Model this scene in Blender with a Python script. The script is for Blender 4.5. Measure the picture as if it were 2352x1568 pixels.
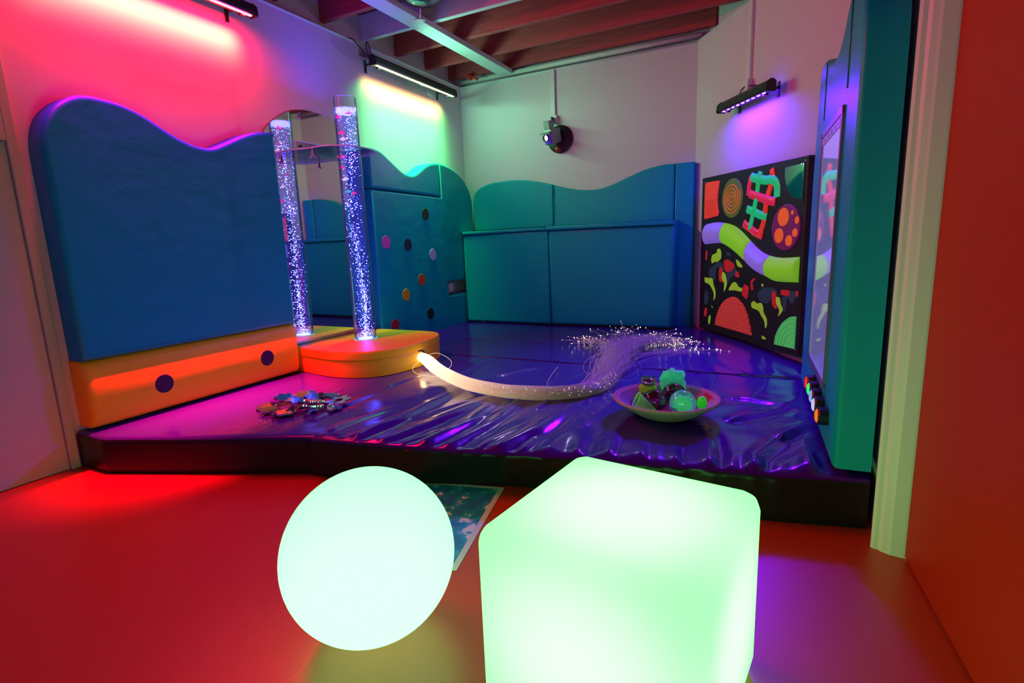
import bpy, bmesh, math, random
from mathutils import Vector, Matrix, noise
random.seed(7)
for o in list(bpy.data.objects): bpy.data.objects.remove(o)
S = bpy.context.scene
COL = S.collection
PI = math.pi

# ---------------------------------------------------------------- light levels
WORLD = .38
BUB, CORE, WATER, TUBE_UP = 36, 3, .08, 3
R_L = [(25, (1, .0, .03), .35, 170), (16, (1, .075, .03), 1.3, 55), (46, (1, 0, .10), -.06, 30), (54, (1, 0, .12), -2.5, 170)]
G_L = [(8, (.08, 1, .22), .45, 100), (9, (.15, 1, .26), .12, 56), (13, (.30, 1, .58), (.9, .42, -.12), 155), (1.9, (1, .5, .15), 1.4, 60)]
V_L = [(9, (.10, .006, 1), .15, 165), (42, (.12, .0, 1), (-.5, -1.9, -1.8), 90)]
PROJ = 2.6
FLU = .30
SCR = .26
FIB, FIB_E0, FIB_E1, FSRC = 280, 1.7, .02, .05
SPH_C, SPH_R = (.80, 3.2, .95), (.48, 3.2, .72)
CUB_C, CUB_R = (.90, 4.0, .92), (.46, 3.8, .55)

# ---------------------------------------------------------------- camera, world, exposure
cam_d = bpy.data.cameras.new('camera'); cam_d.lens = 36*1220/2352; cam_d.sensor_width = 36
cam_d.clip_start = .02
cam = bpy.data.objects.new('camera', cam_d); COL.objects.link(cam); S.camera = cam
pitch, roll, az = math.radians(10.45), math.radians(2.23), math.radians(-27.4)
fw = Vector((math.sin(az)*math.cos(pitch), math.cos(az)*math.cos(pitch), -math.sin(pitch)))
r0 = Vector((math.cos(az), -math.sin(az), 0)); u0 = r0.cross(fw)
cr = math.cos(roll)*r0-math.sin(roll)*u0; cu = math.sin(roll)*r0+math.cos(roll)*u0
M = Matrix((cr, cu, -fw)).transposed().to_4x4(); M.translation = Vector((0, 0, 1.05))
cam.matrix_world = M
S.view_settings.view_transform = 'Standard'; S.view_settings.look = 'None'
S.view_settings.gamma = 1; S.view_settings.use_curve_mapping = False
S.view_settings.exposure = 0.0
w = bpy.data.worlds.new('room_air'); S.world = w; w.use_nodes = True
w.node_tree.nodes['Background'].inputs[0].default_value = (.62, .06, 1, 1)
w.node_tree.nodes['Background'].inputs[1].default_value = WORLD
S.cycles.max_bounces = 10; S.cycles.diffuse_bounces = 5; S.cycles.glossy_bounces = 5
S.cycles.transparent_max_bounces = 24; S.cycles.transmission_bounces = 8
S.cycles.sample_clamp_indirect = 4; S.cycles.sample_clamp_direct = 0
S.cycles.caustics_reflective = False; S.cycles.caustics_refractive = False

# ---------------------------------------------------------------- materials
MATS = {}
def mat(name, col, rough=.5, metal=0, spec=.5, emit=None, es=0, bump=0, bscale=40, vary=0, coat=0, stretch=None, alpha=1, trans=0, ior=1.45, sheen=0):
    m = bpy.data.materials.new(name); m.use_nodes = True; nt = m.node_tree; b = nt.nodes['Principled BSDF']
    b.inputs['Base Color'].default_value = (*col, 1); b.inputs['Roughness'].default_value = rough
    b.inputs['Metallic'].default_value = metal; b.inputs['Specular IOR Level'].default_value = spec
    b.inputs['Coat Weight'].default_value = coat; b.inputs['Coat Roughness'].default_value = .15
    b.inputs['Alpha'].default_value = alpha; b.inputs['Transmission Weight'].default_value = trans; b.inputs['IOR'].default_value = ior
    b.inputs['Sheen Weight'].default_value = sheen
    if emit: b.inputs['Emission Color'].default_value = (*emit, 1); b.inputs['Emission Strength'].default_value = es
    if bump or vary:
        tc = nt.nodes.new('ShaderNodeTexCoord'); mp = nt.nodes.new('ShaderNodeMapping')
        if stretch: mp.inputs['Scale'].default_value = stretch
        nz = nt.nodes.new('ShaderNodeTexNoise'); nz.inputs['Scale'].default_value = bscale; nz.inputs['Detail'].default_value = 4
        nt.links.new(tc.outputs['Object'], mp.inputs['Vector']); nt.links.new(mp.outputs[0], nz.inputs['Vector'])
        if bump:
            bp = nt.nodes.new('ShaderNodeBump'); bp.inputs['Strength'].default_value = bump; bp.inputs['Distance'].default_value = .02
            nt.links.new(nz.outputs['Fac'], bp.inputs['Height']); nt.links.new(bp.outputs[0], b.inputs['Normal'])
        if vary:
            mx = nt.nodes.new('ShaderNodeMix'); mx.data_type = 'RGBA'
            mx.inputs[6].default_value = (*[c*(1-vary) for c in col], 1); mx.inputs[7].default_value = (*[min(1, c*(1+vary)) for c in col], 1)
            nt.links.new(nz.outputs['Fac'], mx.inputs[0]); nt.links.new(mx.outputs[2], b.inputs['Base Color'])
    MATS[name] = m
    return m
def emis(name, col, s):
    m = bpy.data.materials.new(name); m.use_nodes = True; nt = m.node_tree; nt.nodes.clear()
    e = nt.nodes.new('ShaderNodeEmission'); e.inputs[0].default_value = (*col, 1); e.inputs[1].default_value = s
    o = nt.nodes.new('ShaderNodeOutputMaterial'); nt.links.new(e.outputs[0], o.inputs[0]); return m
def clear(name, tint, gloss=.12, edge=.5, rough=.03, glow=None):
    """thin clear plastic or glass: lets light through, mirrors a little, more at its edges"""
    m = bpy.data.materials.new(name); m.use_nodes = True; nt = m.node_tree; nt.nodes.clear(); N = nt.nodes.new
    t = N('ShaderNodeBsdfTransparent'); t.inputs[0].default_value = (*tint, 1)
    g = N('ShaderNodeBsdfGlossy'); g.inputs['Roughness'].default_value = rough
    lw = N('ShaderNodeLayerWeight'); lw.inputs[0].default_value = edge
    ml = N('ShaderNodeMath'); ml.operation = 'MULTIPLY_ADD'; ml.inputs[1].default_value = .75; ml.inputs[2].default_value = gloss; ml.use_clamp = True
    mx = N('ShaderNodeMixShader'); o = N('ShaderNodeOutputMaterial')
    nt.links.new(lw.outputs['Fresnel'], ml.inputs[0]); nt.links.new(ml.outputs[0], mx.inputs[0])
    nt.links.new(t.outputs[0], mx.inputs[1]); nt.links.new(g.outputs[0], mx.inputs[2])
    out = mx
    if glow:
        e = N('ShaderNodeEmission'); e.inputs[0].default_value = (*glow[0], 1); e.inputs[1].default_value = glow[1]
        ad = N('ShaderNodeAddShader'); nt.links.new(mx.outputs[0], ad.inputs[0]); nt.links.new(e.outputs[0], ad.inputs[1]); out = ad
    nt.links.new(out.outputs[0], o.inputs[0]); return m
def glow_lamp(name, core, rim, r_in, r_out, at=(0, 0, 0)):
    """moulded translucent shell lit by a bulb in its middle: what lies farther from the bulb shines greener"""
    m = bpy.data.materials.new(name); m.use_nodes = True; nt = m.node_tree; nt.nodes.clear(); N = nt.nodes.new
    tc = N('ShaderNodeTexCoord'); ln = N('ShaderNodeVectorMath'); ln.operation = 'LENGTH'
    mr = N('ShaderNodeMapRange'); mr.inputs[1].default_value = r_in; mr.inputs[2].default_value = r_out
    mr.interpolation_type = 'SMOOTHSTEP'
    mx = N('ShaderNodeMix'); mx.data_type = 'RGBA'; mx.inputs[6].default_value = (*core, 1); mx.inputs[7].default_value = (*rim, 1)
    e = N('ShaderNodeEmission'); o = N('ShaderNodeOutputMaterial')
    sb = N('ShaderNodeVectorMath'); sb.operation = 'SUBTRACT'; sb.inputs[1].default_value = at
    nt.links.new(tc.outputs['Object'], sb.inputs[0]); nt.links.new(sb.outputs[0], ln.inputs[0]); nt.links.new(ln.outputs['Value'], mr.inputs[0]); nt.links.new(mr.outputs[0], mx.inputs[0])
    nt.links.new(mx.outputs[2], e.inputs[0]); nt.links.new(e.outputs[0], o.inputs[0]); return m

wall_m = mat('pink_tinted_wall_paint', (.74, .64, .71), .75, spec=.2, bump=.05, bscale=120)  # white walls, tinted pink in place of pink bounce light
trim_m = mat('white_gloss_paint', (.74, .82, .80), .45)
floor_m = mat('red_vinyl_floor', (.46, .024, .005), .38, spec=.8, bump=.03, bscale=60, vary=.06)
teal = mat('teal_vinyl', (.001, .37, .44), .40, spec=.22, bump=.10, bscale=9, vary=.04)
orange = mat('orange_vinyl', (.98, .60, .010), .42, spec=.35, bump=.08, bscale=9)
purple = mat('purple_vinyl', (.045, .0006, .22), .17, spec=.5, bump=.03, bscale=25)
black_v = mat('black_vinyl', (.010, .008, .010), .30, spec=.3, bump=.06, bscale=14)
navy = mat('navy_fabric', (.02, .01, .06), .8)
black = mat('black_metal', (.012, .012, .014), .4)
blackp = mat('black_plastic', (.015, .015, .016), .35)
grey = mat('grey_metal', (.28, .27, .30), .4, .4)
white_p = mat('white_plastic', (.75, .74, .74), .4)
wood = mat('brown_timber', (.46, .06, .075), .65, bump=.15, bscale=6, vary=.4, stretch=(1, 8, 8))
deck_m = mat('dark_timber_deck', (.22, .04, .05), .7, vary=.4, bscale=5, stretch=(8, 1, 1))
white_w = mat('white_painted_timber', (.72, .80, .82), .6)
mirror_m = mat('mirror_glass', (.80, .80, .82), .015, 1)
silver = mat('mirrored_acrylic', (.85, .82, .86), .08, 1)
door_m = mat('orange_red_door_paint', (.44, .016, .006), .5, spec=.12)
door2_m = mat('mauve_door_paint', (.46, .68, .40), .6)

# ---------------------------------------------------------------- builders
OFF = {}
def link(name, me, m, parent=None, smooth=True):
    for x in (m if isinstance(m, (list, tuple)) else [m]): me.materials.append(x)
    o = bpy.data.objects.new(name, me); COL.objects.link(o)
    p = OFF.get(parent.name, Vector()) if parent else Vector()
    if parent: o.parent = parent
    OFF[o.name] = p.copy()
    if smooth: me.polygons.foreach_set('use_smooth', [True]*len(me.polygons))
    return o
def put(name, bm, m, parent=None, smooth=False, origin=None):
    if parent: bmesh.ops.translate(bm, verts=bm.verts, vec=-OFF[parent.name])
    elif origin is not None: bmesh.ops.translate(bm, verts=bm.verts, vec=-Vector(origin))
    me = bpy.data.meshes.new(name); bmesh.ops.recalc_face_normals(bm, faces=bm.faces)
    bm.to_mesh(me); bm.free()
    o = link(name, me, m, parent, smooth)
    if not parent and origin is not None: o.location = origin; OFF[o.name] = Vector(origin)
    return o
def sharp(o, ang=35):
    me = o.data; me.polygons.foreach_set('use_smooth', [True]*len(me.polygons)); me.set_sharp_from_angle(angle=math.radians(ang)); return o
def tag(o, label=None, cat=None, group=None, kind=None):
    if label: o['label'] = label
    if cat: o['category'] = cat
    if group: o['group'] = group
    if kind: o['kind'] = kind
    return o
def thing(name, label, cat, loc, group=None):
    o = bpy.data.objects.new(name, None); COL.objects.link(o); o.location = loc; OFF[o.name] = Vector(loc); o.empty_display_size = .05
    return tag(o, label, cat, group)
def struct(name, bm, m, smooth=False): return tag(put(name, bm, m, None, smooth), kind='structure')
def B(): return bmesh.new()
def box(bm, x0, x1, y0, y1, z0, z1, bev=0, seg=2):
    v = [bm.verts.new((x, y, z)) for x in (x0, x1) for y in (y0, y1) for z in (z0, z1)]
    f = [bm.faces.new([v[i] for i in q]) for q in ((0, 1, 3, 2), (4, 6, 7, 5), (0, 4, 5, 1), (2, 3, 7, 6), (0, 2, 6, 4), (1, 5, 7, 3))]
    if bev:
        es = list({e for q in f for e in q.edges}); bmesh.ops.bevel(bm, geom=es, offset=bev, segments=seg, profile=.5, affect='EDGES')
    return bm
def obox(bm, c, ax, ay, az_, sx, sy, sz, bev=0, seg=2):
    """box about c with half sizes along three axes"""
    t = bmesh.new(); box(t, -sx, sx, -sy, sy, -sz, sz, bev, seg)
    mt = Matrix((ax, ay, az_)).transposed().to_4x4(); mt.translation = Vector(c)
    bmesh.ops.transform(t, matrix=mt, verts=t.verts); me = bpy.data.meshes.new('t'); t.to_mesh(me); t.free(); bm.from_mesh(me); bpy.data.meshes.remove(me); return bm
def prism(bm, pts, vec, mi=0):
    vec = Vector(vec); a = [bm.verts.new(p) for p in pts]; b = [bm.verts.new(Vector(p)+vec) for p in pts]; n = len(pts)
    fs = [bm.faces.new(a[::-1]), bm.faces.new(b)]+[bm.faces.new((a[i], a[(i+1) % n], b[(i+1) % n], b[i])) for i in range(n)]
    for f in fs: f.material_index = mi
    return fs
def frames(pts):
    out = []; n = len(pts); up = Vector((0, 0, 1))
    prev = None
    for i in range(n):
        t = (pts[min(i+1, n-1)]-pts[max(i-1, 0)]).normalized()
        if prev is None:
            a = up if abs(t.z) < .9 else Vector((1, 0, 0)); s = t.cross(a).normalized()
        else:
            s = (prev-t*prev.dot(t)).normalized() if (prev-t*prev.dot(t)).length > 1e-6 else prev
        prev = s; out.append((s, t.cross(s)))
    return out
def tube(bm, pts, r, seg=8, cap=True):
    pts = [Vector(p) for p in pts]; fr = frames(pts); rings = []
    for i, p in enumerate(pts):
        ri = r[i] if isinstance(r, (list, tuple)) else r
        s, n = fr[i]; rings.append([bm.verts.new(p+ri*(math.cos(2*PI*k/seg)*s+math.sin(2*PI*k/seg)*n)) for k in range(seg)])
    for a, b in zip(rings, rings[1:]):
        for k in range(seg): bm.faces.new((a[k], a[(k+1) % seg], b[(k+1) % seg], b[k]))
    if cap: bm.faces.new(rings[0][::-1]); bm.faces.new(rings[-1])
    return bm
def lathe(bm, prof, c=(0, 0, 0), seg=32, axis=None):
    """prof: (radius, height) pairs, turned about axis (z unless given) through c"""
    ax = Vector(axis).normalized() if axis else Vector((0, 0, 1))
    a = Vector((1, 0, 0)) if abs(ax.x) < .9 else Vector((0, 1, 0)); s = ax.cross(a).normalized(); n = ax.cross(s); c = Vector(c); rings = []
    for r, h in prof:
        if r < 1e-6: rings.append([bm.verts.new(c+ax*h)])
        else: rings.append([bm.verts.new(c+ax*h+r*(math.cos(2*PI*k/seg)*s+math.sin(2*PI*k/seg)*n)) for k in range(seg)])
    for A, Bb in zip(rings, rings[1:]):
        for k in range(seg):
            k2 = (k+1) % seg
            if len(A) == 1 and len(Bb) == 1: continue
            if len(A) == 1: bm.faces.new((A[0], Bb[k2], Bb[k]))
            elif len(Bb) == 1: bm.faces.new((A[k], A[k2], Bb[0]))
            else: bm.faces.new((A[k], A[k2], Bb[k2], Bb[k]))
    return bm
def ball(bm, c, r, seg=16, ring=10, sq=(1, 1, 1)):
    m = Matrix.Translation(Vector(c)) @ Matrix.Diagonal((r*sq[0], r*sq[1], r*sq[2], 1))
    bmesh.ops.create_uvsphere(bm, u_segments=seg, v_segments=ring, radius=1, matrix=m); return bm
def crom(pts, n=6, closed=False):
    """smooth curve through points"""
    out = []; P = [Vector(p) for p in pts]; L = len(P)
    rng = range(L) if closed else range(L-1)
    for i in rng:
        g = (lambda k: P[k % L]) if closed else (lambda k: P[min(max(k, 0), L-1)])
        a, b, c, d = g(i-1), g(i), g(i+1), g(i+2)
        for j in range(n):
            t = j/n; out.append(.5*((2*b)+(c-a)*t+(2*a-5*b+4*c-d)*t*t+(3*b-a-3*c+d)*t**3))
    if not closed: out.append(P[-1])
    return out
def disc_pts(cu_, cv, r, n=28, rv=None): return [(cu_+r*math.cos(2*PI*k/n), cv+(rv or r)*math.sin(2*PI*k/n)) for k in range(n)]
def plate(bm, poly, o, U, V, N, th, r=.0, seg=3, mi=0, puff=0):
    """a cushion or board: outline poly in (u, v) on the plane o,U,V, th thick along N, its front edge rounded by r"""
    o, U, V, N = Vector(o), Vector(U), Vector(V), Vector(N)
    A = sum(poly[i][0]*poly[(i+1) % len(poly)][1]-poly[(i+1) % len(poly)][0]*poly[i][1] for i in range(len(poly)))
    if A < 0: poly = poly[::-1]
    n = len(poly); P = [Vector((p[0], p[1])) for p in poly]; nor = []
    for i in range(n):
        e1 = (P[i]-P[i-1]); e2 = (P[(i+1) % n]-P[i])
        n1 = Vector((-e1.y, e1.x)).normalized() if e1.length else Vector((0, 0)); n2 = Vector((-e2.y, e2.x)).normalized() if e2.length else n1
        m = n1+n2; m = m.normalized() if m.length > 1e-6 else n1
        nor.append(m/max(.5, m.dot(n1) if n1.length else 1))
    levels = [(0, 0)]
    if r:
        levels += [(r*(1-math.cos(PI/2*j/seg)), th-r+r*math.sin(PI/2*j/seg)) for j in range(seg+1)]
        levels.append((r*1.25, th+puff*.25))
    else: levels.append((0, th))
    rings = [[bm.verts.new(o+U*(P[i]+nor[i]*d).x+V*(P[i]+nor[i]*d).y+N*h) for i in range(n)] for d, h in levels]
    fs = [bm.faces.new(rings[0][::-1])]
    for a, b in zip(rings, rings[1:]):
        for i in range(n): fs.append(bm.faces.new((a[i], a[(i+1) % n], b[(i+1) % n], b[i])))
    top = bm.faces.new(rings[-1]); fs.append(top)
    for f in fs: f.material_index = mi
    return top
X, Y, Z = Vector((1, 0, 0)), Vector((0, 1, 0)), Vector((0, 0, 1))
def light(name, kind, loc, energy, col, parent=None, size=.1, size_y=None, aim=None, spread=None, xdir=None):
    d = bpy.data.lights.new(name, kind); d.energy = energy; d.color = col
    if kind == 'AREA':
        d.shape = 'RECTANGLE' if size_y else 'DISK'; d.size = size
        if size_y: d.size_y = size_y
        if spread: d.spread = math.radians(spread)
    else: d.shadow_soft_size = size
    o = bpy.data.objects.new(name, d); COL.objects.link(o)
    loc = Vector(loc); m = Matrix.Identity(4)
    if aim is not None:
        zz = -Vector(aim).normalized(); xx = Vector(xdir or (0, 1, 0)); xx = (xx-zz*xx.dot(zz)).normalized(); yy = zz.cross(xx)
        m = Matrix((xx, yy, zz)).transposed().to_4x4()
    m.translation = loc-(OFF[parent.name] if parent else Vector())
    if parent: o.parent = parent
    o.matrix_local = m; return o
# ================================================================ the setting
XL, YB = -3.22, 5.23
a36 = math.radians(36); UA = Vector((-.775, YB, 0)); UD = Vector((math.sin(a36), -math.cos(a36), 0)); UN = Vector((-math.cos(a36), -math.sin(a36), 0))
bm = B(); box(bm, -3.6, 1.6, -2.2, 5.6, -.05, 0); struct('floor', bm, floor_m)
bm = B()                                                      # left wall: its plaster stops at a ledge below the joists, with a notch by the second lamp
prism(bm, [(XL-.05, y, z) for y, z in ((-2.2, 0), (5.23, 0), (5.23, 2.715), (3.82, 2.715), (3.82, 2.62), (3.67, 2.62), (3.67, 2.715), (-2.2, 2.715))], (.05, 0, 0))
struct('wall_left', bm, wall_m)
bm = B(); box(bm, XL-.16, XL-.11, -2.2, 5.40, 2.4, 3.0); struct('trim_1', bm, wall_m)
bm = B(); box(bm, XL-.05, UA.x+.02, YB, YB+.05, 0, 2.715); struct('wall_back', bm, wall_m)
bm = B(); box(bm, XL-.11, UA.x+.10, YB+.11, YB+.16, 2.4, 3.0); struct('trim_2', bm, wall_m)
E1 = UA+UD*1.87
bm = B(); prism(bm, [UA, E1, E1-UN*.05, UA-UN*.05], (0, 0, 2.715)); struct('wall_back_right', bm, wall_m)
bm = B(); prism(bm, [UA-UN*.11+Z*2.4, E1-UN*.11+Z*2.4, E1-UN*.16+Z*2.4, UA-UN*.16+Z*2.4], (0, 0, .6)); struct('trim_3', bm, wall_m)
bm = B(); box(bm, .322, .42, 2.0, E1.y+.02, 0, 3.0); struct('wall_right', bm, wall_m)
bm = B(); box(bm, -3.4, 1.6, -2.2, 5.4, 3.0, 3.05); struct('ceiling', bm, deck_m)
k = 4
for y, m in ((1.99, wood), (2.45, wood), (2.915, wood), (3.378, wood), (3.84, white_w), (4.28, wood), (4.75, wood), (5.175, wood)):
    xe = min(.40, UA.x+.11+(YB-y)*math.tan(a36)) if y > 3.7 else .40
    bm = B(); box(bm, XL-.11, xe, y, y+.047, 2.80, 3.0, .003, 1); struct('trim_%d' % k, bm, m); k += 1
bm = B(); box(bm, -2.735, -2.585, .5, 5.23, 2.755, 2.80, .004, 1); struct('trim_%d' % k, bm, white_w); k += 1
for pts in ([(XL, -2.2, 2.713), (XL, 3.67, 2.713)], [(XL, 3.82, 2.713), (XL, YB, 2.713)], [(XL, YB, 2.713), (UA.x, YB, 2.713)], [UA+Z*2.713, E1+Z*2.713]):
    bm = B(); tube(bm, pts, .009, 8); struct('trim_%d' % k, bm, trim_m, True); k += 1
# the door frame on the right, a moulded architrave seen end on, and the open door leaf
bm = B(); prism(bm, [(.322, 2.0, 0), (.30, 2.0, 0), (.298, 1.985, 0), (.306, 1.978, 0), (.318, 1.976, 0), (.326, 1.966, 0), (.340, 1.960, 0), (.348, 1.955, 0), (.382, 1.950, 0), (.42, 1.950, 0), (.42, 2.0, 0)], (0, 0, 2.9))
struct('trim_%d' % k, bm, trim_m); k += 1
dd = Vector((.0911, -.9958, 0)); dn = Vector((.9958, .0911, 0)); h0 = Vector((.384, 1.946, .004))
bm = B(); obox(bm, h0+dd*1.0+dn*.022+Z*1.25, dd, dn, Z, 1.0, .02, 1.245, .002, 1); struct('door_1', bm, door_m)
# cupboard door and casing on the left wall near the camera
bm = B(); box(bm, XL, XL+.022, 1.235, 1.275, 0, 2.715, .003, 1); box(bm, XL, XL+.022, -.6, 1.235, 1.60, 2.715, .003, 1); struct('trim_%d' % k, bm, door2_m); k += 1
bm = B(); box(bm, XL, XL+.012, -.6, 1.229, .004, 1.594, .003, 1); struct('door_2', bm, door2_m)
# white pipe under the ceiling along the back wall
bm = B(); tube(bm, [(XL, YB+.03, 2.772), (-1.5, YB+.03, 2.772), (UA.x+.02, YB+.03, 2.772)], .024, 12)
tag(put('water_pipe', bm, white_p, smooth=True), 'long white painted pipe under the joists along the back wall', 'pipe')
def trunking(name, label, o, U, N, z0, z1, wd, dp, boxes):
    t = thing(name, label, 'trunking', Vector(o)+Z*z0, 'cable trunking on the walls')
    bm = B(); obox(bm, Vector(o)+N*dp/2+Z*(z0+z1)/2, U, N, Z, wd/2, dp/2, (z1-z0)/2, .002, 1); put('duct', bm, white_p, t)
    for (u0, zc, hw, hz, d) in boxes:
        bm = B(); obox(bm, Vector(o)+U*u0+N*d/2+Z*zc, U, N, Z, hw, d/2, hz, .004, 2); put('socket_box', bm, white_p, t)
    return t
trunking('cable_trunking', 'white plastic cable trunking dropping to the projector on the back wall', (-2.14, YB, 0), X, -Y, 2.285, 2.714, .042, .022, [(0, 2.25, .042, .035, .04)])
trunking('cable_trunking', 'white plastic cable trunking dropping to the violet lamp on the angled wall', UA+UD*.80, UD, UN, 2.17, 2.714, .05, .022, [(-.01, 2.12, .05, .05, .045)])

# ================================================================ wall padding
def pad(name, label, poly, o, U, N, th, r=.03, group='teal wall pads', m=None, puff=.0, cat='wall pad'):
    bm = B(); plate(bm, poly, o, U, Z, N, th, r, 4, 0, puff)
    c = Vector(o)+Vector(U)*poly[0][0]+Z*min(p[1] for p in poly)
    return sharp(tag(put(name, bm, m or teal, None, origin=c), label, cat, group), 50)
P2 = lambda l, n=6: [(p.x, p.y) for p in crom([(a, b, 0) for a, b in l], n)]
WL = (XL, 0, 0)
top = P2([(1.318, 1.50), (1.322, 1.60), (1.35, 1.70), (1.405, 1.775), (1.472, 1.823), (1.53, 1.841), (1.60, 1.842), (1.69, 1.832), (1.78, 1.803), (1.876, 1.752), (1.95, 1.714), (2.03, 1.686), (2.10, 1.675), (2.17, 1.682), (2.27, 1.728), (2.386, 1.785), (2.485, 1.818), (2.56, 1.832), (2.618, 1.838)])
pad('wall_pad', 'large teal wall pad with a wavy top above the orange bolster', [(1.318, .553)]+top+[(2.618, .553)], WL, Y, X, .14, .022)
bm = B(); sec = [(0, .20), (.095, .20), (.118, .208), (.131, .225), (.139, .26), (.1435, .31), (.145, .36), (.1435, .41), (.138, .46), (.130, .505), (.118, .536), (.095, .55), (0, .55)]
rings = []
for y, f in ((1.312, .55), (1.314, .80), (1.320, .92), (1.332, .985), (1.35, 1), (2.59, 1), (2.607, .985), (2.619, .92), (2.625, .80), (2.627, .55)):
    rings.append([bm.verts.new((XL+a_*f if a_ > 0 else XL, y, .375+(z-.375)*(1-(1-f)*.10))) for a_, z in sec])
for p, q in zip(rings, rings[1:]):
    for k in range(len(sec)): k2 = (k+1) % len(sec); bm.faces.new((p[k], p[k2], q[k2], q[k]))
bm.faces.new(rings[0]); bm.faces.new(rings[-1][::-1])
bo = sharp(tag(put('bolster_pad', bm, orange, None, origin=(XL, 1.32, .2)), 'long orange padded bolster with two navy dots under the big teal pad', 'bolster'), 70)
for y, z in ((1.677, .352), (2.353, .357)):
    bm = B(); lathe(bm, [(0, .0025), (.050, .0025), (.052, 0)], (XL+.1435, y, z), 36, X); put('dot', bm, navy, bo)
# pad with coloured dots, its wave top in two pieces, a square notch in its edge
w2 = P2([(3.524, 1.855), (3.56, 1.868), (3.62, 1.865), (3.70, 1.845), (3.818, 1.785), (3.928, 1.728), (4.0, 1.703), (4.068, 1.695), (4.14, 1.708), (4.218, 1.746), (4.29, 1.788), (4.363, 1.820), (4.45, 1.842), (4.532, 1.848)])
pad('wall_pad', 'teal wave-topped pad lit green, above the pad with coloured dots', [(3.524, 1.545)]+w2+[(4.532, 1.535)], WL, Y, X, .14, .018)
w3 = P2([(4.540, 1.848), (4.64, 1.845), (4.778, 1.820), (4.87, 1.79), (4.937, 1.757), (4.99, 1.72), (5.05, 1.66), (5.10, 1.59), (5.132, 1.50)])
dp = pad('wall_pad', 'tall teal pad with coloured dots beside the bubble tube',
         [(3.524, .205), (3.524, 1.537), (4.540, 1.527)]+w3+[(5.132, .69), (4.57, .69), (4.57, .55), (5.132, .55), (5.132, .205)], WL, Y, X, .14, .018)
for y, z, c, lb in ((4.254, 1.354, (.015, .03, .02), 'dark green dot'), (3.659, 1.102, (.75, .08, .55), 'pink dot'), (3.956, 1.074, (.01, .01, .07), 'navy dot'), (4.333, .974, (.55, .42, .85), 'lilac dot'),
                    (4.129, .744, (.75, .07, .01), 'red-orange dot'), (3.878, .625, (.80, .33, .01), 'yellow dot'), (4.232, .405, (.01, .01, .012), 'black dot'), (3.691, .372, (.55, .01, .015), 'red dot')):
    bm = B(); lathe(bm, [(0, .0025), (.054, .0025), (.056, 0)], (XL+.1405, y, z), 32, X)
    tag(put('dot', bm, mat(lb.replace(' ', '_'), c, .75), dp), lb)
t = thing('wall_socket', 'grey power socket box set in the notch of the dotted pad', 'socket', (XL+.02, 4.66, .56))
bm = B(); box(bm, XL, XL+.10, 4.625, 4.72, .575, .67, .006, 2); put('back_box', bm, mat('grey_plastic', (.35, .34, .36), .45), t)
bm = B(); box(bm, XL+.10, XL+.106, 4.63, 4.715, .58, .665, .002, 1); put('face_plate', bm, white_p, t)
# back wall: lower pads, capping strips, set-back wave pads and the tall end pad
WB = (0, YB, 0)
pad('wall_pad', 'square teal pad low on the back wall, left of the seam', [(-3.066, .238), (-3.066, 1.151), (-2.093, 1.161), (-2.082, .238)], WB, X, -Y, .35, .018)
pad('wall_pad', 'wide teal pad low on the back wall, right of the seam', [(-2.077, .238), (-2.088, 1.161), (-.884, 1.156), (-.900, .238)], WB, X, -Y, .35, .025)
pad('capping_pad', 'short teal padded capping strip on the low back wall pads, left piece', [(-3.066, 1.154), (-3.066, 1.188), (-2.112, 1.192), (-2.112, 1.163)], WB, X, -Y, .365, .012, 'padded capping strips', cat='capping strip')
pad('capping_pad', 'long teal padded capping strip on the low back wall pads, right piece', [(-2.108, 1.163), (-2.108, 1.197), (-.889, 1.199), (-.889, 1.158)], WB, X, -Y, .37, .012, 'padded capping strips', cat='capping strip')
u1 = P2([(-3.078, 1.53), (-3.05, 1.60), (-3.0, 1.64), (-2.939, 1.667), (-2.86, 1.687), (-2.777, 1.695), (-2.62, 1.698), (-2.47, 1.69), (-2.30, 1.66), (-2.136, 1.617)])
pad('wall_pad', 'teal pad with a rounded left corner high on the back wall', [(-3.078, 1.20)]+u1+[(-2.136, 1.20)], WB, X, -Y, .09, .014)
u2 = P2([(-2.130, 1.615), (-2.0, 1.575), (-1.855, 1.545), (-1.74, 1.535), (-1.633, 1.539), (-1.52, 1.567), (-1.419, 1.603), (-1.31, 1.643), (-1.214, 1.675), (-1.10, 1.695), (-1.017, 1.703), (-.940, 1.702)])
pad('wall_pad', 'teal pad with a dipped wavy top high on the back wall', [(-2.130, 1.20)]+u2+[(-.940, 1.20)], WB, X, -Y, .09, .014)
pad('wall_pad', 'narrow tall teal pad at the right end of the back wall', [(-.932, .205), (-.932, 1.702), (-.770, 1.702), (-.770, .205)], WB, X, -Y, .10, .012)

# arched mirror behind the bubble tube
ar = P2([(2.63, 1.80), (2.644, 1.871), (2.707, 1.935), (2.784, 1.991), (2.88, 2.041), (2.968, 2.065), (3.066, 2.076), (3.166, 2.072), (3.252, 2.057), (3.34, 2.03), (3.43, 1.985), (3.50, 1.92), (3.518, 1.85)])
t = thing('wall_mirror', 'tall arched mirror between the teal pads behind the bubble tube', 'mirror', (XL, 3.07, .2))
bm = B(); plate(bm, [(2.63, .2)]+ar+[(3.518, .2)], (XL+.0005, 0, 0), Y, Z, X, .005); put('backing', bm, mat('mirror_edge', (.25, .25, .27), .3), t)
bm = B(); plate(bm, [(2.633, .2)]+[(3.075+(a-3.075)*.994, b-.003) for a, b in ar]+[(3.515, .2)], (XL+.0056, 0, 0), Y, Z, X, .003); put('glass', bm, mirror_m, t)

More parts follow.
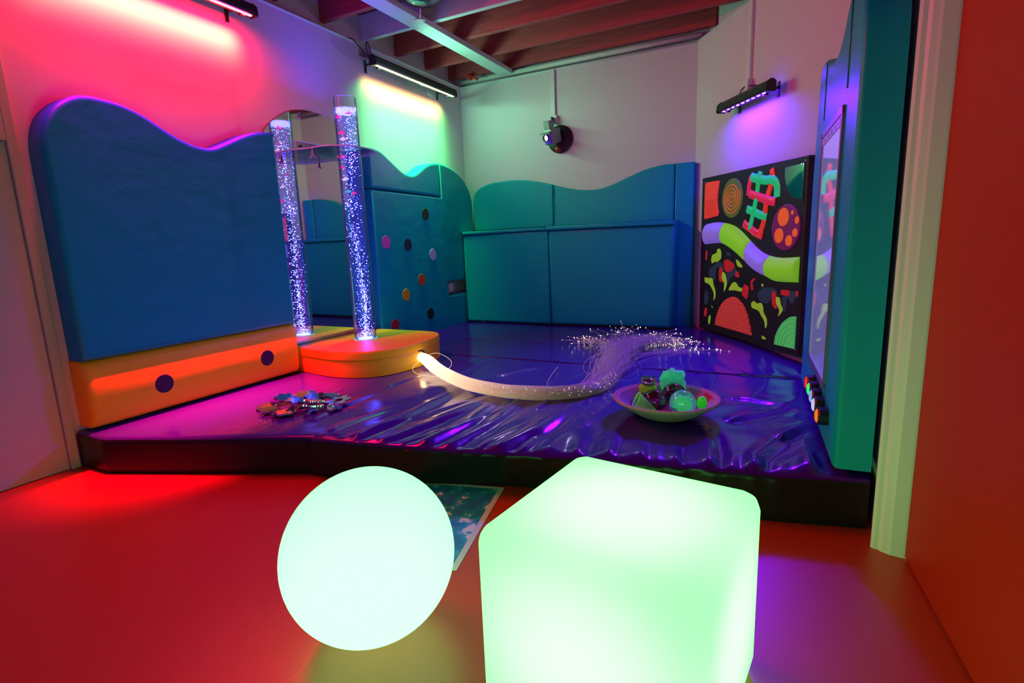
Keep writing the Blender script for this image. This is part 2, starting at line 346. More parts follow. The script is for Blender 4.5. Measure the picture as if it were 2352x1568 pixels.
# ================================================================ floor mats
FR = [(-3.2, 1.285), (-2.96, 1.285), (-2.45, 1.49), (-1.957, 1.690), (-1.955, 1.668), (-1.24, 1.80), (-.715, 1.925), (-.2, 2.012), (.02, 2.045), (.30, 2.112)]
def lerp_tab(tab, x):
    if x <= tab[0][0]: return tab[0][1]
    for (a, b), (c, d) in zip(tab, tab[1:]):
        if x <= c: return b+(d-b)*(x-a)/(c-a)
    return tab[-1][1]
def ss(a, b, x): t_ = min(1, max(0, (x-a)/(b-a))); return t_*t_*(3-2*t_)
SL = [(-2.3, -.30), (-1.9, .30), (-1.6, .38), (-1.25, .25), (-.96, .10), (-.76, -.05), (-.35, -.35), (-.1, .1), (.05, .45), (.2, .6)]
# single folds of the loose vinyl cover: three points along the fold, height, width
FOLDS = [((-1.728, 1.769), (-1.718, 2.115), (-1.732, 2.646), 0.016, 0.028),
    ((-1.585, 1.754), (-1.525, 2.076), (-1.468, 2.409), 0.014, 0.022),
    ((-1.372, 1.808), (-1.359, 2.139), (-1.411, 2.581), 0.02, 0.032),
    ((-1.261, 1.798), (-1.246, 2.113), (-1.252, 2.512), 0.016, 0.026),
    ((-1.042, 1.868), (-0.985, 2.148), (-0.936, 2.544), 0.02, 0.034),
    ((-0.95, 1.869), (-0.95, 2.07), (-0.943, 2.316), 0.012, 0.02),
    ((-0.708, 1.916), (-0.751, 2.062), (-0.788, 2.223), 0.016, 0.03),
    ((-0.33, 1.998), (-0.358, 2.089), (-0.374, 2.21), 0.014, 0.016),
    ((-0.205, 2.005), (-0.235, 2.187), (-0.289, 2.445), 0.02, 0.026),
    ((-0.054, 2.033), (-0.063, 2.159), (0.026, 2.42), 0.02, 0.03),
    ((0.026, 2.42), (0.094, 2.561), (0.174, 2.671), 0.016, 0.026),
    ((0.127, 2.086), (0.12, 2.232), (0.139, 2.491), 0.016, 0.026),
    ((0.167, 2.075), (0.15, 2.157), (0.135, 2.238), 0.014, 0.02),
    ((-0.183, 2.956), (-0.017, 2.934), (0.118, 2.831), 0.01, 0.03),
    ((-0.176, 2.604), (-0.033, 2.776), (0.104, 3.058), 0.01, 0.03),
    ((-2.155, 1.876), (-2.171, 2.111), (-2.177, 2.369), 0.008, 0.02),
    ((-1.912, 1.774), (-1.901, 1.957), (-1.879, 2.134), 0.01, 0.02),
    ((-2.377, 2.019), (-2.404, 2.19), (-2.451, 2.397), 0.006, 0.016),
    ((-2.194, 2.552), (-2.199, 2.735), (-2.189, 2.943), 0.008, 0.02),
    ((-1.904, 2.787), (-1.95, 3.047), (-1.957, 3.301), 0.01, 0.026),
    ((-1.646, 2.993), (-1.582, 3.193), (-1.448, 3.373), 0.008, 0.022),
    ((-1.487, 1.786), (-1.454, 1.887), (-1.424, 2.012), 0.01, 0.016),
    ((-1.137, 1.846), (-1.116, 2.006), (-1.078, 2.177), 0.01, 0.016),
    ((-0.589, 1.94), (-0.629, 2.138), (-0.64, 2.28), 0.012, 0.028),
    ((-0.459, 1.977), (-0.489, 2.087), (-0.505, 2.214), 0.01, 0.02),
    ((-1.121, 2.452), (-1.104, 2.718), (-1.024, 2.862), 0.008, 0.02),
    ((-0.128, 1.99), (-0.143, 2.082), (-0.144, 2.198), 0.01, 0.018)]
def seg_d(px, py, a, b):
    dx, dy = b[0]-a[0], b[1]-a[1]; L2 = dx*dx+dy*dy; t_ = ((px-a[0])*dx+(py-a[1])*dy)/L2; tc_ = min(1, max(0, t_))
    ex, ey = px-a[0]-dx*tc_, py-a[1]-dy*tc_; sg = 1 if dx*ey-dy*ex > 0 else -1
    return math.hypot(ex, ey)*sg, tc_
def folds(x, y):
    h = 0
    for a, b, c, hh, w_ in FOLDS:
        if abs(x-b[0]) > .5 or abs(y-b[1]) > .75: continue
        d1, t1 = seg_d(x, y, a, b); d2, t2 = seg_d(x, y, b, c)
        d, t_ = (d1, t1*.5) if abs(d1) < abs(d2) else (d2, .5+t2*.5)
        fade = (1-t_**2*.8); wd = w_*(1+.5*t_)
        h += hh*fade*(math.exp(-((d-.35*wd)/wd)**2)-.75*math.exp(-((d+1.0*wd)/(wd*.8))**2))
    return h
def wrinkle(x, y):
    f = lerp_tab(FR, x); t_ = y-f
    wx = .04*noise.noise((x*2.3, y*2.1, 4.1))
    u = x-lerp_tab(SL, x)*t_*.85+wx
    n1 = noise.noise((u*4.6, y*.7, 1.7)); n2 = noise.noise((u*15, y*1.6, 9.2)); n3 = noise.noise((u*3.0, y*1.1, 3.3)); n4 = noise.noise((x*7, y*7, 6.0))
    rid = (1-abs(n1)*1.9); rid = max(0, rid)**1.7; rid2 = max(0, 1-abs(n2)*2.2)**2
    m = ss(-2.35, -1.7, x)*(1-.80*ss(.9, 1.6, t_))+.10
    m *= 1-ss(.10, .24, x)
    pl_ = ss(.28, .0, math.hypot((x+2.75)*.8, y-3.1)-.40)     # flat under the platform
    m *= 1-pl_
    return folds(x, y)*(1-ss(.10, .2, x))*(1-pl_)+m*(.010*rid+.0025*rid2*ss(.7, .1, t_)+.013*n3+.003*n4)
ZM = .187
def make_mat(nx, ny, yb):
    bm = B(); rows = []; xs = sorted([-3.2+3.5*i/nx for i in range(nx+1)]+[-1.957, -1.955])
    for x in xs:
        f = lerp_tab(FR, x); col = []
        c = ss(-1.98, -1.955, x); cr_ = .5+.5*noise.noise((x*16, .3, 2)); cr2 = noise.noise((x*34, .8, 5))
        for z in (0, .012, .05, .09, .12, .14, .155, .168):
            lift = ss(.05, .165, z)*c
            col.append(bm.verts.new((x, f+.012*lift*(cr_*1.5-.8)+.006*lift*cr2*noise.noise((x*20, z*9, 1))-(.004 if 0 < z else 0)+.075*math.exp(-((x+1.0)/.42)**2)*(1-z/.168), z)))
        e = .02
        for j, a in enumerate((.35, .7, 1.05)): col.append(bm.verts.new((x, f+.018*(1-math.cos(a)), .168+(ZM-.168)*math.sin(a)*1.0)))
        for j in range(1, ny+1):
            t_ = j/ny; y = f+.02+(yb-f-.02)*(t_**1.15)
            ed = ss(0, .06, y-f)
            col.append(bm.verts.new((x, y, ZM+(.35+.65*ed)*wrinkle(x, y))))
        for z in (ZM-.012, .1, 0): col.append(bm.verts.new((x, yb+.006, z)))
        rows.append(col)
    for a, b in zip(rows, rows[1:]):
        for j in range(len(a)-1): bm.faces.new((a[j], b[j], b[j+1], a[j+1])).material_index = 1 if j < 8 else 0
    for f in (bm.faces.new(rows[0]), bm.faces.new(rows[-1][::-1])): f.material_index = 1

    return bm

bm = make_mat(300, 120, 3.485)
mt1 = tag(put('floor_mat', bm, [purple, black_v], None, True, origin=(-1.4, 1.7, 0)), 'thick wrinkled purple vinyl floor mat nearest the red floor', 'floor mat', 'purple vinyl floor mats'); sharp(mt1, 60)
bm = B(); N1, N2 = 160, 50; g = []
for i in range(N1+1):
    x = -3.074+3.374*i/N1; col = []
    y1 = min(5.12, YB-(x-UA.x)/math.tan(a36)-.045) if x > -.882 else 4.89
    for z in (0, .1, ZM-.015): col.append(bm.verts.new((x, 3.497, z)))
    for j in range(N2+1):
        y = 3.503+(y1-.02-3.503)*j/N2
        pk = .012*max(0, 1-abs(noise.noise((x*9+y*3, y*1.2, 8)))*2.4)**2*ss(-.9, -.2, x)*ss(.5, 0, y-3.5)
        sag = -.008*math.exp(-((y-4.12-.04*x)/.012)**2)*ss(-.9, -1.2, x)
        col.append(bm.verts.new((x, y, ZM+.004+.036*ss(3.55, 4.6, y)+.006*noise.noise((x*1.5, y*1.5, 2))+pk+sag)))
    col.append(bm.verts.new((x, y1-.015, 0))); g.append(col)
for a, b in zip(g, g[1:]):
    for j in range(len(a)-1): bm.faces.new((a[j], b[j], b[j+1], a[j+1]))
bm.faces.new(g[0]); bm.faces.new(g[-1][::-1])
mt2 = tag(put('floor_mat', bm, purple, None, True, origin=(-1.4, 4.4, 0)), 'smoother purple vinyl floor mat at the foot of the back wall', 'floor mat', 'purple vinyl floor mats'); sharp(mt2, 60)

# ================================================================ orange platform with the bubble tube
def plat(o_in): # outline seen from above, wall side at x = XL
    l = [(-3.195, 2.66), (-3.06, 2.645), (-2.893, 2.615), (-2.72, 2.602), (-2.56, 2.635), (-2.44, 2.72), (-2.375, 2.88), (-2.352, 3.06), (-2.36, 3.24), (-2.40, 3.38), (-2.475, 3.475), (-2.58, 3.51), (-2.80, 3.515), (-3.195, 3.515)]
    c = P2(l, 5); return [(p[0], p[1]) for p in c]
t = thing('corner_platform', 'orange padded half-round platform the bubble tube stands on', 'platform', (-2.8, 3.1, .19))
bm = B(); plate(bm, plat(0), (0, 0, .19), X, Y, Z, .125, .02, 3); sharp(put('base', bm, orange, t), 50)
bm = B(); plate(bm, [(-2.8+(a+2.8)*1.006, 3.1+(b-3.1)*1.006) if a > -3.1 else (a, b) for a, b in plat(0)], (0, 0, .312), X, Y, Z, .058, .012, 3); sharp(put('lid', bm, orange, t), 50)
hc = Vector((-2.362, 3.075, .262)); hd = Vector((.97, -.22, -.05)).normalized()
bm = B(); lathe(bm, [(.036, -.004), (.052, -.004), (.052, .006), (.046, .011), (.038, .009), (.036, -.004)], hc, 28, hd); put('grommet', bm, blackp, t, True)

TX, TY, TZ, TR = -2.873, 3.084, .37, .084
tb = thing('bubble_tube', 'tall clear bubble tube full of bubbles on the orange platform', 'bubble tube', (TX, TY, TZ))
bm = B(); lathe(bm, [(TR, 0), (TR, 1.742), (TR-.002, 1.746), (TR-.004, 1.742), (TR-.004, 0)], (TX, TY, TZ), 56); put('tube_wall', bm, clear('clear_acrylic', (.97, .97, 1), .02, .18, .03), tb, True)
bm = B(); lathe(bm, [(0, .004), (TR-.006, .004), (TR-.006, 1.672), (0, 1.672)], (TX, TY, TZ), 40)
sharp(put('water', bm, clear('tube_water', (.86, .90, 1), .0, .08, .05, ((.07, .10, 1), WATER)), tb))
bm = B(); lathe(bm, [(TR-.003, .0), (TR+.004, .0), (TR+.004, .008), (TR-.003, .008)], (TX, TY, TZ), 40); put('base_collar', bm, clear('collar_acrylic', (.75, .9, 1), .2, .5, .1, ((.1, .7, 1), .4)), tb, True)
bm = B(); lathe(bm, [(0, .006), (.055, .006), (.055, .001), (0, .001)], (TX, TY, TZ), 24); put('lamp_disc', bm, emis('tube_base_light', (.25, .3, 1), 8), tb)
rng = random.Random(3); bm = B(); per = [(.024, .0), (-.01, .02), (.02, -.015)]
def bub(x, y, z, r):
    bmesh.ops.create_icosphere(bm, subdivisions=1, radius=r, matrix=Matrix.Translation((x, y, z)) @ Matrix.Diagonal((1.15, 1.15, .75, 1)))
for i in range(1150):
    z = rng.random()**1.45*1.62; cl = .5+.5*noise.noise((z*6, 1, 3))
    if rng.random() > .42+.75*cl: continue
    sp = .052+.018*z; a = rng.random()*2*PI; rr = min(TR-.012, abs(rng.gauss(0, sp*.62)))
    wob = .018*math.sin(z*5.3)
    x = rr*math.cos(a)+wob; y = rr*math.sin(a)+.4*wob
    d = math.hypot(x, y)
    if d > TR-.013: x, y = x*(TR-.013)/d, y*(TR-.013)/d
    bub(TX+x, TY+y, TZ+.02+z, rng.choice((.0015, .0019, .0025, .0031, .0038)))
tag(put('bubbles', bm, emis('lit_bubbles', (.085, .08, 1), BUB), tb), kind='stuff')
bm = B()
for i in range(420):
    a = rng.random()*2*PI; rr = (TR-.011)*math.sqrt(rng.random()); r = rng.uniform(.003, .007)
    bub(TX+rr*math.cos(a), TY+rr*math.sin(a), TZ+1.655+rng.uniform(-.012, .018), r)
tag(put('foam', bm, emis('lit_foam', (.13, .12, 1), BUB*.2), tb), kind='stuff')
light('tube_lamp', 'AREA', (TX, TY, TZ+1.70), TUBE_UP, (.06, .02, 1), tb, .14, aim=(0, 0, 1), spread=150)
bl = emis('tube_light_core', (.12, .22, 1), CORE)
# toy sea creatures afloat in the tube
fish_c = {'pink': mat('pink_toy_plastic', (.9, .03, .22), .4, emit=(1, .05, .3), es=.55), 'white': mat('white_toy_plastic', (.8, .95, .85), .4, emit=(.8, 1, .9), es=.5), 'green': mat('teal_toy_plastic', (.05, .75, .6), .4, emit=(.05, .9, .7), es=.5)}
def fish(label, col, dx, dy, z, rz, s=1):
    bm = B(); c = Vector((0, 0, 0)); L = .022*s
    m = Matrix.Translation((TX+dx, TY+dy, z)) @ Matrix.Rotation(rz, 4, 'Z')
    rings = []
    for q in range(9):
        f = q/8; r = .0095*s*math.sin(PI*min(1, f*.93+.06))**.8+.0008
        rings.append([bm.verts.new(m @ Vector((-L+2*L*f, .62*r*math.cos(2*PI*k/10), r*math.sin(2*PI*k/10)))) for k in range(10)])
    for a, b in zip(rings, rings[1:]):
        for k in range(10): bm.faces.new((a[k], a[(k+1) % 10], b[(k+1) % 10], b[k]))
    bm.faces.new(rings[0][::-1]); bm.faces.new(rings[-1])
    o = put('toy_fish', bm, fish_c[col], None, True, origin=(TX+dx, TY+dy, z)); tag(o, label, 'toy fish', 'toy fish in the bubble tube')
    bm = B(); prism(bm, [m @ Vector(p) for p in ((-L*.85, -.001, 0), (-L*1.7, -.001, .010*s), (-L*1.4, -.001, 0), (-L*1.7, -.001, -.010*s))], m.to_3x3() @ Vector((0, .002, 0))); put('tail', bm, fish_c[col], o)
    bm = B(); prism(bm, [m @ Vector(p) for p in ((-L*.3, -.001, .007*s), (-L*.4, -.001, .017*s), (L*.3, -.001, .012*s), (L*.35, -.001, .007*s))], m.to_3x3() @ Vector((0, .002, 0))); put('fin', bm, fish_c[col], o)
fish('pink toy fish floating just under the foam, on the right', 'pink', .035, .0, 2.012, .4, .9)
fish('white toy fish floating just under the foam, on the left', 'white', -.045, -.03, 2.022, 2.8, .9)
fish('pink toy fish tilted below the left white one', 'pink', -.03, -.04, 1.985, .2, 1)
fish('pink toy fish above the clear bracket', 'pink', .0, -.05, 1.872, .5, 1)
fish('pale white toy fish directly below the upper pink one', 'white', .0, -.05, 1.83, 3.2, 1.05)
fish('pink toy fish among bubbles right below the clear bracket', 'pink', -.03, -.04, 1.712, .9, 1.1)
fish('pink toy fish at the left inside of the tube', 'pink', -.05, -.03, 1.64, .4, .9)
fish('white toy fish a third of the way down the tube', 'white', -.01, -.05, 1.555, .1, 1.1)
fish('pink and round toy fish low on the right of the tube', 'pink', .035, -.03, 1.452, 3.0, 1)
fish('teal toy fish beside the lowest pink one', 'green', .0, -.04, 1.468, .3, .9)
# clear bracket that holds the tube to the mirror
t = thing('tube_bracket', 'clear acrylic shelf bracket holding the bubble tube to the mirror', 'bracket', (XL+.009, TY, 1.75))
ac = clear('bracket_acrylic', (.90, .87, .97), .02, .3, .06)
out = [(XL+.009, 2.80), (-3.04, 2.835), (-2.885, 2.84), (-2.80, 2.875), (-2.735, 2.94), (-2.712, 3.03), (-2.715, 3.12), (-2.745, 3.22), (-2.82, 3.30), (-2.93, 3.34), (-3.05, 3.345), (XL+.009, 3.36)]
ol = [out[0]]+P2(out[1:-1], 4)+[out[-1]]
bm = B(); n = len(ol); hr = TR+.004
hole = [min(((TX+hr*math.cos(2*PI*k/72), TY+hr*math.sin(2*PI*k/72)) for k in range(72)), key=lambda q: abs(math.atan2(q[1]-TY, q[0]-TX)-math.atan2(p[1]-TY, p[0]-TX))) for p in ol]
for z0 in (1.755, 1.763):
    pass
va = [[bm.verts.new((p[0], p[1], z)) for p in ol] for z in (1.755, 1.763)]; vh = [[bm.verts.new((p[0], p[1], z)) for p in hole] for z in (1.755, 1.763)]
for i in range(n):
    j = (i+1) % n
    bm.faces.new((va[1][i], va[1][j], vh[1][j], vh[1][i])); bm.faces.new((va[0][j], va[0][i], vh[0][i], vh[0][j])); bm.faces.new((va[0][i], va[0][j], va[1][j], va[1][i]))
put('plate', bm, ac, t)
bm = B(); tube(bm, [(p[0], p[1], 1.759) for p in ol], .0035, 6); put('polished_edge', bm, mat('lit_acrylic_edge', (.55, .35, .85), .2, emit=(.35, .18, .8), es=.25), t, True)
bm = B(); box(bm, XL+.009, XL+.015, 2.90, 3.27, 1.763, 1.84, .001, 1); put('wall_flange', bm, ac, t)
bm = B(); ln = [(XL+.016, 2.90, 1.765), (XL+.016, 2.90, 1.84), (XL+.016, 3.27, 1.84)]; tube(bm, ln, .003, 6); put('flange_edge', bm, MATS['lit_acrylic_edge'], t, True)
for y in (2.95, 3.22):
    bm = B(); lathe(bm, [(0, .004), (.009, .004), (.010, 0)], (XL+.015, y, 1.81), 14, X); put('screw', bm, black, t)
for x, y in ((-3.05, 2.905), (-3.05, 3.27)):
    bm = B(); lathe(bm, [(0, -.04), (.007, -.04), (.008, -.012), (.005, 0), (.005, .008), (0, .008)], (x, y, 1.754), 12)
    for s in (-1, 1): tube(bm, [(x, y, 1.722), (x+.004*s, y+.012*s, 1.712), (x+.006*s, y+.020*s, 1.700)], [.006, .006, .004], 8)
    put('wing_nut', bm, mat('pale_nylon', (.7, .55, .75), .4), t, True)

# ================================================================ wall lamps
def bar_lamp(name, label, o, U, N, L, leds, led_mat, lights, cables, dn=.06):
    o, U, N = Vector(o), Vector(U), Vector(N)
    t = thing(name, label, 'light bar', o, 'light bars on the walls')
    sec = [(q+dn, h) for q, h in ((.060, .060), (.078, .074), (.100, .074), (.124, .052), (.130, .014), (.124, .0), (.066, .0), (.060, .010))]
    bm = B(); prism(bm, [o-U*L/2+N*a+Z*b for a, b in sec], U*L); put('housing', bm, black, t)
    for s in (-1, 1):
        bm = B(); prism(bm, [o+U*s*(L/2)+N*(.095+dn+(a-.095-dn)*1.1)+Z*(.036+(b-.036)*1.1) for a, b in sec], U*s*.012); put('end_cap', bm, black, t)
        e = o+U*s*(L/2-.07)
        bm = B(); prism(bm, [e-U*.012+N*q+Z*h for q, h in ((0, -.02), (.006, -.02), (.006, .035), (.066+dn, .035), (.066+dn, -.012), (.098+dn, -.012), (.098+dn, -.004), (.072+dn, .002), (.072+dn, .045), (.006, .045), (.006, .08), (0, .08))], U*.024); put('wall_bracket', bm, black, t)
    if leds == 1:
        bm = B(); obox(bm, o+N*(.104+dn)-Z*.002, U, N, Z, L/2-.02, .010, .003, .001, 1); put('led_strip', bm, led_mat, t)
    else:
        for i in range(leds):
            bm = B(); u = -L/2+.05+(L-.1)*i/(leds-1); lathe(bm, [(0, -.004), (.008, -.004), (.010, .001)], (0, 0, 0), 12)
            bmesh.ops.transform(bm, matrix=Matrix((U*1.9, N*.9, Z)).transposed().to_4x4(), verts=bm.verts); bmesh.ops.translate(bm, verts=bm.verts, vec=o+U*u+N*(.104+dn))
            put('led_lens', bm, led_mat, t, True)
    for cb in cables:
        bm = B(); tube(bm, crom([o+U*a+N*b+Z*c for a, b, c in cb], 6), .0045, 8); put('cable', bm, blackp, t, True)
    for i, (en, c, tl, spr) in enumerate(lights):
        light('bar_light', 'AREA', o+N*(.104+dn)-Z*.008, en, c, t, L-.06, .02, aim=Vector(tl) if isinstance(tl, tuple) else -Z-N*tl, spread=spr, xdir=U)
    return t
bar_lamp('light_bar', 'black wall light bar shining red over the big left teal pad', (XL, 1.945, 2.512), Y, X, 1.2, 1, emis('red_leds', (1, .10, .12), 8), R_L, [])
bar_lamp('light_bar', 'black wall light bar shining cream and green in the back left corner', (XL, 4.255, 2.520), Y, X, 1.18, 1, emis('cream_leds', (1, .85, .45), 5), G_L,
    [[(-.56, .10, .07), (-.60, .10, .12), (-.585, .09, .185), (-.545, .085, .16), (-.53, .085, .10), (-.525, .09, .07)], [(-.55, .09, .07), (-.60, .07, .11), (-.64, .05, .15), (-.68, .03, .19), (-.70, .0, .20)]])
bar_lamp('ultraviolet_lamp', 'short black ultraviolet light bar on the angled wall above the glowing panel', UA+UD*.915+Z*1.985, UD, UN, .60, 9, emis('violet_leds', (.40, .10, 1), 9), V_L,
    [[(-.10, .09, .07), (-.125, .07, .10), (-.13, .055, .125), (-.10, .04, .14), (-.05, .02, .13), (-.02, .01, .125)]], .02)

# projector on its round plate
t = thing('projector', 'small grey effect projector with a glowing violet lens on a round black plate', 'projector', (-2.10, YB, 2.06))
pc = Vector((-2.075, YB, 2.055))
bm = B(); lathe(bm, [(0, .024), (.120, .024), (.132, .016), (.135, .0)], pc, 48, -Y); sharp(put('mounting_plate', bm, blackp, t), 40)
bm = B(); lathe(bm, [(0, .028), (.035, .028), (.038, .02)], pc+Vector((-.02, -.004, -.09)), 24, -Y); put('knob', bm, mat('red_plastic', (.3, .015, .02), .3), t, True)
fd = Vector((-.25, -.93, -.26)).normalized(); sx = fd.cross(Z).normalized()*-1; uz = sx.cross(fd)
if uz.z < 0: uz = -uz
bc = pc+Vector((-.035, -.12, .015))
bm = B(); obox(bm, bc, sx, fd, uz, .052, .075, .070, .012, 2); obox(bm, bc+fd*.03+uz*.105, sx, fd, uz, .036, .04, .045, .006, 1); put('body', bm, grey, t)
bm = B(); obox(bm, bc-fd*.09, sx, fd, uz, .02, .03, .02, .003, 1); put('arm', bm, blackp, t)
bm = B(); prism(bm, [bc+fd*.075+sx*a+uz*b for a, b in ((-.052, .035), (.052, .035), (.058, .05), (-.058, .05))], fd*.05); put('hood', bm, grey, t)
bm = B(); prism(bm, [bc+fd*.073+sx*a+uz*b for a, b in ((-.036, .024), (.036, .024), (.040, .0), (.026, -.058), (-.026, -.058), (-.040, 0))], fd*.022); put('front_plate', bm, mat('violet_enamel', (.14, .05, .75), .3, emit=(.1, .02, .9), es=.25), t)
bm = B(); lathe(bm, [(.030, 0), (.034, .0), (.034, .03), (.029, .03), (.029, .006), (.030, 0)], bc+fd*.09, 28, fd); put('lens_barrel', bm, blackp, t, True)
bm = B(); lathe(bm, [(0, .014), (.016, .012), (.029, .004)], bc+fd*.09, 24, fd); put('lens', bm, emis('projector_lens', (.8, .75, 1), 3.5), t, True)
light('projector_beam', 'AREA', bc+fd*.125, PROJ, (.66, .46, 1), t, .04, aim=fd, spread=110)
t = thing('power_plug', 'black mains plug with its lead above the projector', 'plug', (-2.13, YB-.04, 2.22))
bm = B(); box(bm, -2.162, -2.122, YB-.085, YB-.040, 2.205, 2.262, .008, 2); put('plug_body', bm, blackp, t, True)
bm = B(); box(bm, -2.157, -2.135, YB-.089, YB-.085, 2.212, 2.256, .001, 1); put('plug_face', bm, mat('pale_plastic', (.6, .62, .6), .4), t)
bm = B(); tube(bm, crom([(-2.14, YB-.06, 2.21), (-2.142, YB-.07, 2.18), (-2.13, YB-.05, 2.15), (-2.11, YB-.03, 2.12)], 5), .006, 8); put('lead', bm, blackp, t, True)

# clear dish lamp under the joists, beside the batten
lc = Vector((-2.40, 3.43, 2.79)); t = thing('ceiling_light', 'clear round dish hanging from a small plate under the white batten', 'ceiling light', lc)
bm = B(); lathe(bm, [(0, -.05), (.06, -.046), (.12, -.028), (.155, .0), (.165, .03), (.162, .03), (.152, .003), (.118, -.024), (.06, -.042), (0, -.046)], lc, 48); put('dish', bm, clear('dish_acrylic', (.80, .74, .95), .0, .12, .08), t, True)
bm = B(); tube(bm, [lc+Vector((.164*math.cos(2*PI*k/48), .164*math.sin(2*PI*k/48), .03)) for k in range(49)], .005, 6, False); put('rim', bm, white_p, t, True)
bm = B(); lathe(bm, [(0, -.003), (.030, -.003), (.032, 0)], (0, 0, 0), 24)
bmesh.ops.transform(bm, matrix=Matrix.Translation((-2.585, 3.66, 2.752)) @ Matrix.Rotation(.7, 4, 'Z') @ Matrix.Diagonal((1.4, .8, 1, 1)), verts=bm.verts)
put('fixing_plate', bm, white_p, t)
for a in (-1, 1):
    bm = B(); lathe(bm, [(0, -.006), (.004, -.005), (.005, -.002)], (-2.585+a*.029*math.cos(.7), 3.66+a*.029*math.sin(.7), 2.752), 10); put('screw', bm, grey, t)
bm = B(); tube(bm, [(-2.585, 3.66, 2.754), (-2.545, 3.62, 2.765), lc+Vector((-.10, .13, .03))], .005, 8); put('arm', bm, white_p, t, True)
bm = B(); box(bm, -3.05, -3.02, 5.10, 5.16, 2.745, 2.80, .004, 1); tube(bm, [(-3.03, 5.13, 2.79), (-2.99, 5.12, 2.76), (-2.93, 5.12, 2.725)], [.012, .014, .008], 8)
tag(put('pipe_clip', bm, mat('red_clip_plastic', (.6, .02, .02), .4), None, True), 'small red plastic clip on the last joist by the back left corner', 'clip')

# ================================================================ ultraviolet sensory panel on the angled wall
PO = UA+UN*.0; FH = .06
def fl(name, c, e=.35): return mat(name, c, .5, emit=c, es=e)
f_red = fl('fluorescent_red', (.9, .03, .04), FLU); f_org = fl('fluorescent_orange', (1, .16, .015), FLU); f_grn = fl('fluorescent_green', (.03, .9, .30), FLU)
f_lime = fl('fluorescent_lime', (.28, .85, .02), FLU); f_lil = fl('fluorescent_lilac', (.33, .22, .95), FLU); f_pnk = fl('fluorescent_pink', (.95, .03, .15), FLU)
pan = thing('sensory_panel', 'square black tactile panel of glowing fluorescent shapes on the angled wall', 'sensory panel', UA+UD*.91+Z*.25)
board_m = mat('black_board', (.012, .012, .014), .6)
bm = B(); plate(bm, [(.250, .236), (1.570, .236), (1.560, 1.520), (.246, 1.536)], PO, UD, Z, UN, FH, .004, 2); put('board', bm, board_m, pan)
for u, v in ((.28, 1.50), (1.53, 1.49), (.28, .29), (1.54, .28)):
    bm = B(); lathe(bm, [(0, .003), (.007, .002), (.008, 0)], PO+UD*u+Z*v+UN*FH, 12, UN); put('screw', bm, grey, pan)
def ins(name, poly, m, h=.004, r=.003, lab=None, base=FH):
    bm = B(); plate(bm, poly, PO+UN*(base-.001), UD, Z, UN, h+.001, r, 2)
    o = sharp(put(name, bm, m, pan), 40)
    if lab: o['label'] = lab
    return o
corr = mat('ribbed_red_orange', (1, .07, .04), .55, emit=(1, .05, .03), es=FLU)
ins('ribbed_tile', [(.308, 1.482), (.325, 1.494), (.532, 1.487), (.512, 1.40), (.505, 1.341), (.515, 1.28), (.533, 1.234), (.517, 1.207), (.321, 1.191), (.306, 1.205)], corr, .010, .004, 'red-orange ribbed tile')
rib = mat('rib_shadow_red', (.35, .01, .01), .6, emit=(.5, .01, .01), es=.1)
bm = B()
for i in range(9): 
    v = 1.205+.017*i; obox(bm, PO+UD*.415+Z*(v-.0)+UN*(FH+.0105), UD, UN, Z, .095-.012*abs(math.sin(i*.35)), .0012, .0012)
put('groove_shade', bm, rib, pan)  # dark raised strips colour in the shade between the tile's ribs
sp_o = ins('spiral_disc', disc_pts(.725, 1.331, .141, 48, .150), mat('olive_disc', (.10, .12, .03), .5, emit=(.10, .16, .04), es=FLU), .010, .004, 'olive disc with an orange spiral')
bm = B(); pts = []
for i in range(150):
    a = i/150*2*PI*4.1; r = .012+.112*(i/149); pts.append(PO+UD*(.725+r*math.cos(a)*.95)+Z*(1.331+r*math.sin(a))+UN*(FH+.0105))
tube(bm, pts, .0040, 6); put('spiral', bm, f_org, sp_o)
dk = ins('spotted_disc', disc_pts(1.385, 1.084, .143, 48, .151), mat('plum_disc', (.16, .004, .08), .5, emit=(.2, .004, .11), es=FLU), .012, .005, 'plum disc with orange spots')
for u, v, ru, rv in ((1.362, 1.154, .057, .060), (1.326, 1.032, .047, .050), (1.430, .998, .035, .036), (1.500, 1.128, .020, .024), (1.487, 1.048, .026, .028), (1.452, 1.178, .013, .014)):
    bm = B(); plate(bm, disc_pts(u, v, ru, 32, rv), PO+UN*(FH+.0105), UD, Z, UN, .004, .002, 2); put('spot', bm, f_org, dk)
